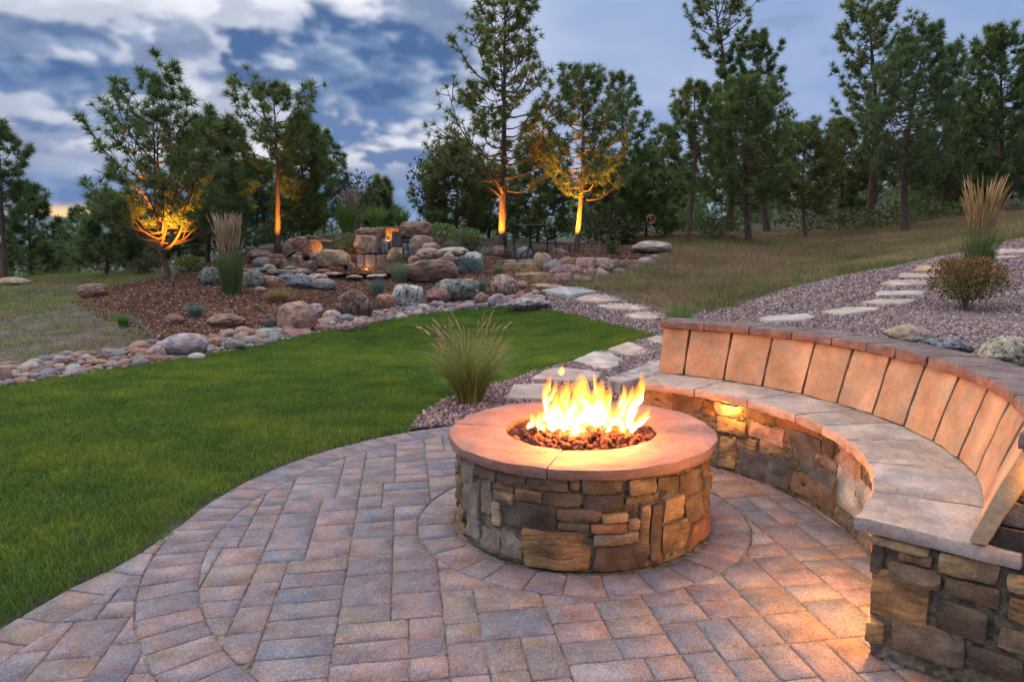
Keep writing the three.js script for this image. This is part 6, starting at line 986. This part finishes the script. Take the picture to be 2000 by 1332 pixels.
// ---- right
pine(1341, 477, 23, 166, 130, 'slim pine with twin dark stems in the middle right', { crown: 0.3, n: 52, twigs: 7, tuft: 0.19, tipx: 1356 });
pine(1425, 462, 33, 8, 215, 'very tall pine with clumped top in the middle right', { crown: 0.25, n: 78, twigs: 8, tuft: 0.19, tipx: 1400, curl: 0.1, prof: (u) => 0.75 + 0.4 * Math.sin(u * 9) - 0.35 * u });
pine(1500, 460, 32, 66, 150, 'tall pine just right of the very tall clumped pine', { crown: 0.25, n: 66, twigs: 7, tuft: 0.19, tipx: 1482 });
pine(1464, 463, 24, 168, 190, 'full green pine with bare dark trunk foot, middle right foreground', { crown: 0.2, n: 74, twigs: 8, tuft: 0.2, inner: 0.34, trunk: 0.11 });
pine(1576, 452, 26, 246, 135, 'small round-headed pine right of the full green pine', { crown: 0.22, n: 56, twigs: 8, tuft: 0.19, inner: 0.32, trunk: 0.07 });
pine(1699, 412, 31, 24, 190, 'tall dark pine left of the olive pine on the right', { crown: 0.22, n: 80, twigs: 8, tuft: 0.19, trunk: 0.2, prof: (u) => 1.0 - 0.5 * u * u + 0.15 * Math.sin(u * 13) });
pine(1768, 450, 25, 58, 190, 'olive pine with a leaning trunk on the right', { crown: 0.22, n: 84, twigs: 8, tuft: 0.2, inner: 0.34, trunk: 0.135, tipx: 1812, bark: barkMat });
pine(1843, 392, 33, 92, 130, 'dark pine half hidden behind the olive pine', { crown: 0.15, n: 60, twigs: 7, tuft: 0.2, tipx: 1862 });
pine(1955, 404, 29, 60, 190, 'dark dense pine behind the right feather reed grass', { crown: 0.08, n: 84, twigs: 8, tuft: 0.2, inner: 0.32 });
pine(2050, 400, 27, 90, 190, 'dark pine at the far right edge', { crown: 0.05, n: 70, twigs: 8, tuft: 0.21 });
pine(1880, 396, 35, 210, 160, 'low shadowed pine behind the red shrub and reed grass', { crown: 0.0, n: 60, twigs: 8, tuft: 0.22 });
pine(1640, 428, 34, 240, 130, 'shadowed pine left of the tall dark pine on the right', { crown: 0.02, n: 56, twigs: 8, tuft: 0.21 });
pine(1300, 468, 32, 250, 100, 'faint slim pine in the gap right of the copper ring', { crown: 0.05, n: 46, twigs: 6, tuft: 0.19 });
// broad-leaved trees on the crest
shrub(onGround(695, 452, 27), 1.9, 2.3, 'slim dark aspen above the plume grass', [[0.06, 0.085, 0.055], [0.08, 0.11, 0.07]], { n: 800, leaf: 0.11, lo: 0.25, name: 'aspen_tree', cat: 'tree', sr: 0.03 });
shrub(onGround(838, 468, 24), 1.35, 2.55, 'leafy young aspen left of the dark rounded pine', [[0.07, 0.12, 0.05], [0.10, 0.15, 0.06]], { n: 900, leaf: 0.10, lo: 0.15, name: 'aspen_tree', cat: 'tree', sr: 0.03 });
// far wood on the valley side and behind the pines: one mass
{
  const R = rng(99), L = [], one = (x, z, h, w, tone) => { const y = ground(x, z); for (let i = 0; i < 26; i++) { const u = i / 26, a = i * 2.4 + R(), r = w * (1 - u) * rr(R, 0.3, 1), s = rr(R, 0.35, 0.6) * h * 0.22; L.push({ p: V(x + Math.cos(a) * r, y + h * (0.06 + 0.94 * u), z + Math.sin(a) * r), q: qTo(V(Math.cos(a), 0.8, Math.sin(a)), R() * 6), s: V(s, s, s), c: tone.map((c) => c * rr(R, 0.7, 1.3)) }); } };
  for (let i = 0; i < 420; i++) { const az = rr(R, -44, 0) * DEG, d = rr(R, 30, 75); one(Math.sin(az) * d, -Math.cos(az) * d, rr(R, 1.4, 2.5) * (az < -24 * DEG ? 0.5 : 0.7), rr(R, 0.7, 1.2), pick(R, NEEDLE)); }
  for (let i = 0; i < 130; i++) { const az = rr(R, -43, -12) * DEG, d = rr(R, 24, 34); one(Math.sin(az) * d, -Math.cos(az) * d, rr(R, 0.7, 1.35), rr(R, 0.6, 1.0), pick(R, NEEDLE)); }
  for (let i = 0; i < 300; i++) { const az = rr(R, 0, 42) * DEG, d = rr(R, 38, 70); one(Math.sin(az) * d, -Math.cos(az) * d, rr(R, 2.0, 4.0), rr(R, 0.9, 1.5), pick(R, NEEDLE)); }
  tag(instances('far_wood', FARTUFT, needleMat, L), 'far-off pine wood over the valley side and behind the trees', 'wood', null, 'stuff');
}
// ---------------------------------------------------------------- small things
{ // bistro table on the terrace
  const foot = atDepth(1036, 508, 19.6), iron = mat([0.025, 0.027, 0.028], null, { roughness: 0.55, metalness: 0.5 });
  const t = thing('bistro_table', 'round dark metal bistro table with curved legs on the terrace', 'table', foot);
  obj('table_top', new THREE.LatheGeometry([[0, 0], [0.40, 0], [0.405, 0.008], [0.40, 0.018], [0, 0.022]].map(([x, y]) => new THREE.Vector2(x, y)), 40).translate(0, 0.93, 0), mat([0.11, 0.13, 0.12], null, { roughness: 0.4 }), t);
  obj('post', tube([V(0, 0.30, 0), V(0, 0.93, 0)], [0.03, 0.035], 10), iron, t);
  for (let i = 0; i < 4; i++) { const a = i * Math.PI / 2 + 0.4, c = new THREE.CatmullRomCurve3([[0.02, 0.45], [0.06, 0.30], [0.2, 0.22], [0.28, 0.1], [0.30, 0]].map(([r, y]) => V(Math.cos(a) * r, y, Math.sin(a) * r))).getPoints(12); obj('leg', tube(c, c.map(() => 0.014), 6), iron, t); }
  const chair = (dx, dz, turn, label) => { const g = thing('bistro_chair', label, 'chair', foot.clone().add(V(dx, 0, dz)), turn); obj('seat', new THREE.CylinderGeometry(0.20, 0.20, 0.022, 24).translate(0, 0.62, 0), iron, g); for (let i = 0; i < 4; i++) { const a = i * Math.PI / 2 + 0.78; obj('leg', tube([V(Math.cos(a) * 0.15, 0.61, Math.sin(a) * 0.15), V(Math.cos(a) * 0.17, 0.3, Math.sin(a) * 0.17), V(Math.cos(a) * 0.23, 0, Math.sin(a) * 0.23)], [0.012, 0.012, 0.012], 6), iron, g); } const c = new THREE.CatmullRomCurve3([V(-0.18, 0.62, 0.12), V(-0.19, 0.9, 0.17), V(-0.1, 1.06, 0.2), V(0.1, 1.06, 0.2), V(0.19, 0.9, 0.17), V(0.18, 0.62, 0.12)]).getPoints(20); obj('backrest', tube(c, c.map(() => 0.011), 6), iron, g); for (const x of [-0.07, 0, 0.07]) obj('back_bar', tube([V(x, 0.62, 0.17), V(x, 1.04, 0.2)], [0.006, 0.006], 5), iron, g); obj('footrest', new THREE.TorusGeometry(0.185, 0.008, 6, 24).rotateX(Math.PI / 2).translate(0, 0.24, 0), iron, g); return g; };
  chair(-0.55, 0.05, 1.4, 'dark metal bistro chair left of the round table'); chair(0.58, -0.15, -1.7, 'dark metal bistro chair right of the round table');
}
{ // copper spinner ring on a thin post
  const p = onGround(1271, 468, 22), q = atDepth(1271, 428, 22), h = q.y - p.y, copper = mat([0.45, 0.22, 0.12], null, { metalness: 0.4, roughness: 0.5 }), t = thing('garden_spinner', 'small copper ring ornament on a thin post before the dark trees', 'garden ornament', p);
  obj('post', tube([V(0, 0, 0), V(0, h + 0.16, 0)], [0.008, 0.008], 6), copper, t); obj('ring', new THREE.TorusGeometry(0.13, 0.012, 8, 36).translate(0, h, 0), copper, t);
  const c = new THREE.CatmullRomCurve3([V(0.03, h + 0.11, 0.01), V(-0.05, h + 0.05, 0.01), V(0.04, h - 0.04, 0.01), V(-0.03, h - 0.11, 0.01)]).getPoints(14); obj('scroll', tube(c, c.map(() => 0.011), 6), copper, t);
}
{ // green lid of the irrigation box
  const p = G(524, 648), t = thing('valve_box', 'turquoise-green plastic lid of an irrigation box at the rock border', 'valve box', V(p.x, p.y - 0.03, p.z)), green = mat([0.09, 0.36, 0.27], null, { roughness: 0.5 });
  const l = obj('lid', block(0.34, 0.03, 0.26, { r: 0.014, n: [8, 2, 8] }), green, t); l.position.y = 0.06; obj('body', block(0.31, 0.12, 0.23, { r: 0.01, n: [3, 2, 3] }), mat([0.05, 0.2, 0.15], null), t); t.rotation.x = 0.05;
}
{ // metal edging strips between beds
  const strip = (pts, label) => { const c = new THREE.CatmullRomCurve3(pts.map(([x, y]) => G(x, y))), P = c.getPoints(50), geos = []; for (let i = 0; i < 50; i++) { const a = P[i], b = P[i + 1], l = a.distanceTo(b), g = new THREE.BoxGeometry(l, 0.11, 0.008); const m = a.clone().add(b).multiplyScalar(0.5); g.rotateY(-Math.atan2(b.z - a.z, b.x - a.x)); g.translate(m.x, ground(m.x, m.z) + 0.015, m.z); geos.push(g); } tag(obj('bed_edging', mergeGeometries(geos), mat([0.20, 0.20, 0.21], null, { metalness: 0.3, roughness: 0.6 })), label, 'edging'); };
  strip([[1190, 573], [1232, 588], [1275, 604], [1330, 619]], 'thin grey metal edging between meadow and stepping-stone path');
  strip([[212, 617], [235, 622], [257, 627], [300, 664]], 'thin metal edging at the lower left side of the mulch bed');
}
scene.updateMatrixWorld(true);
renderer.render(scene, camera);
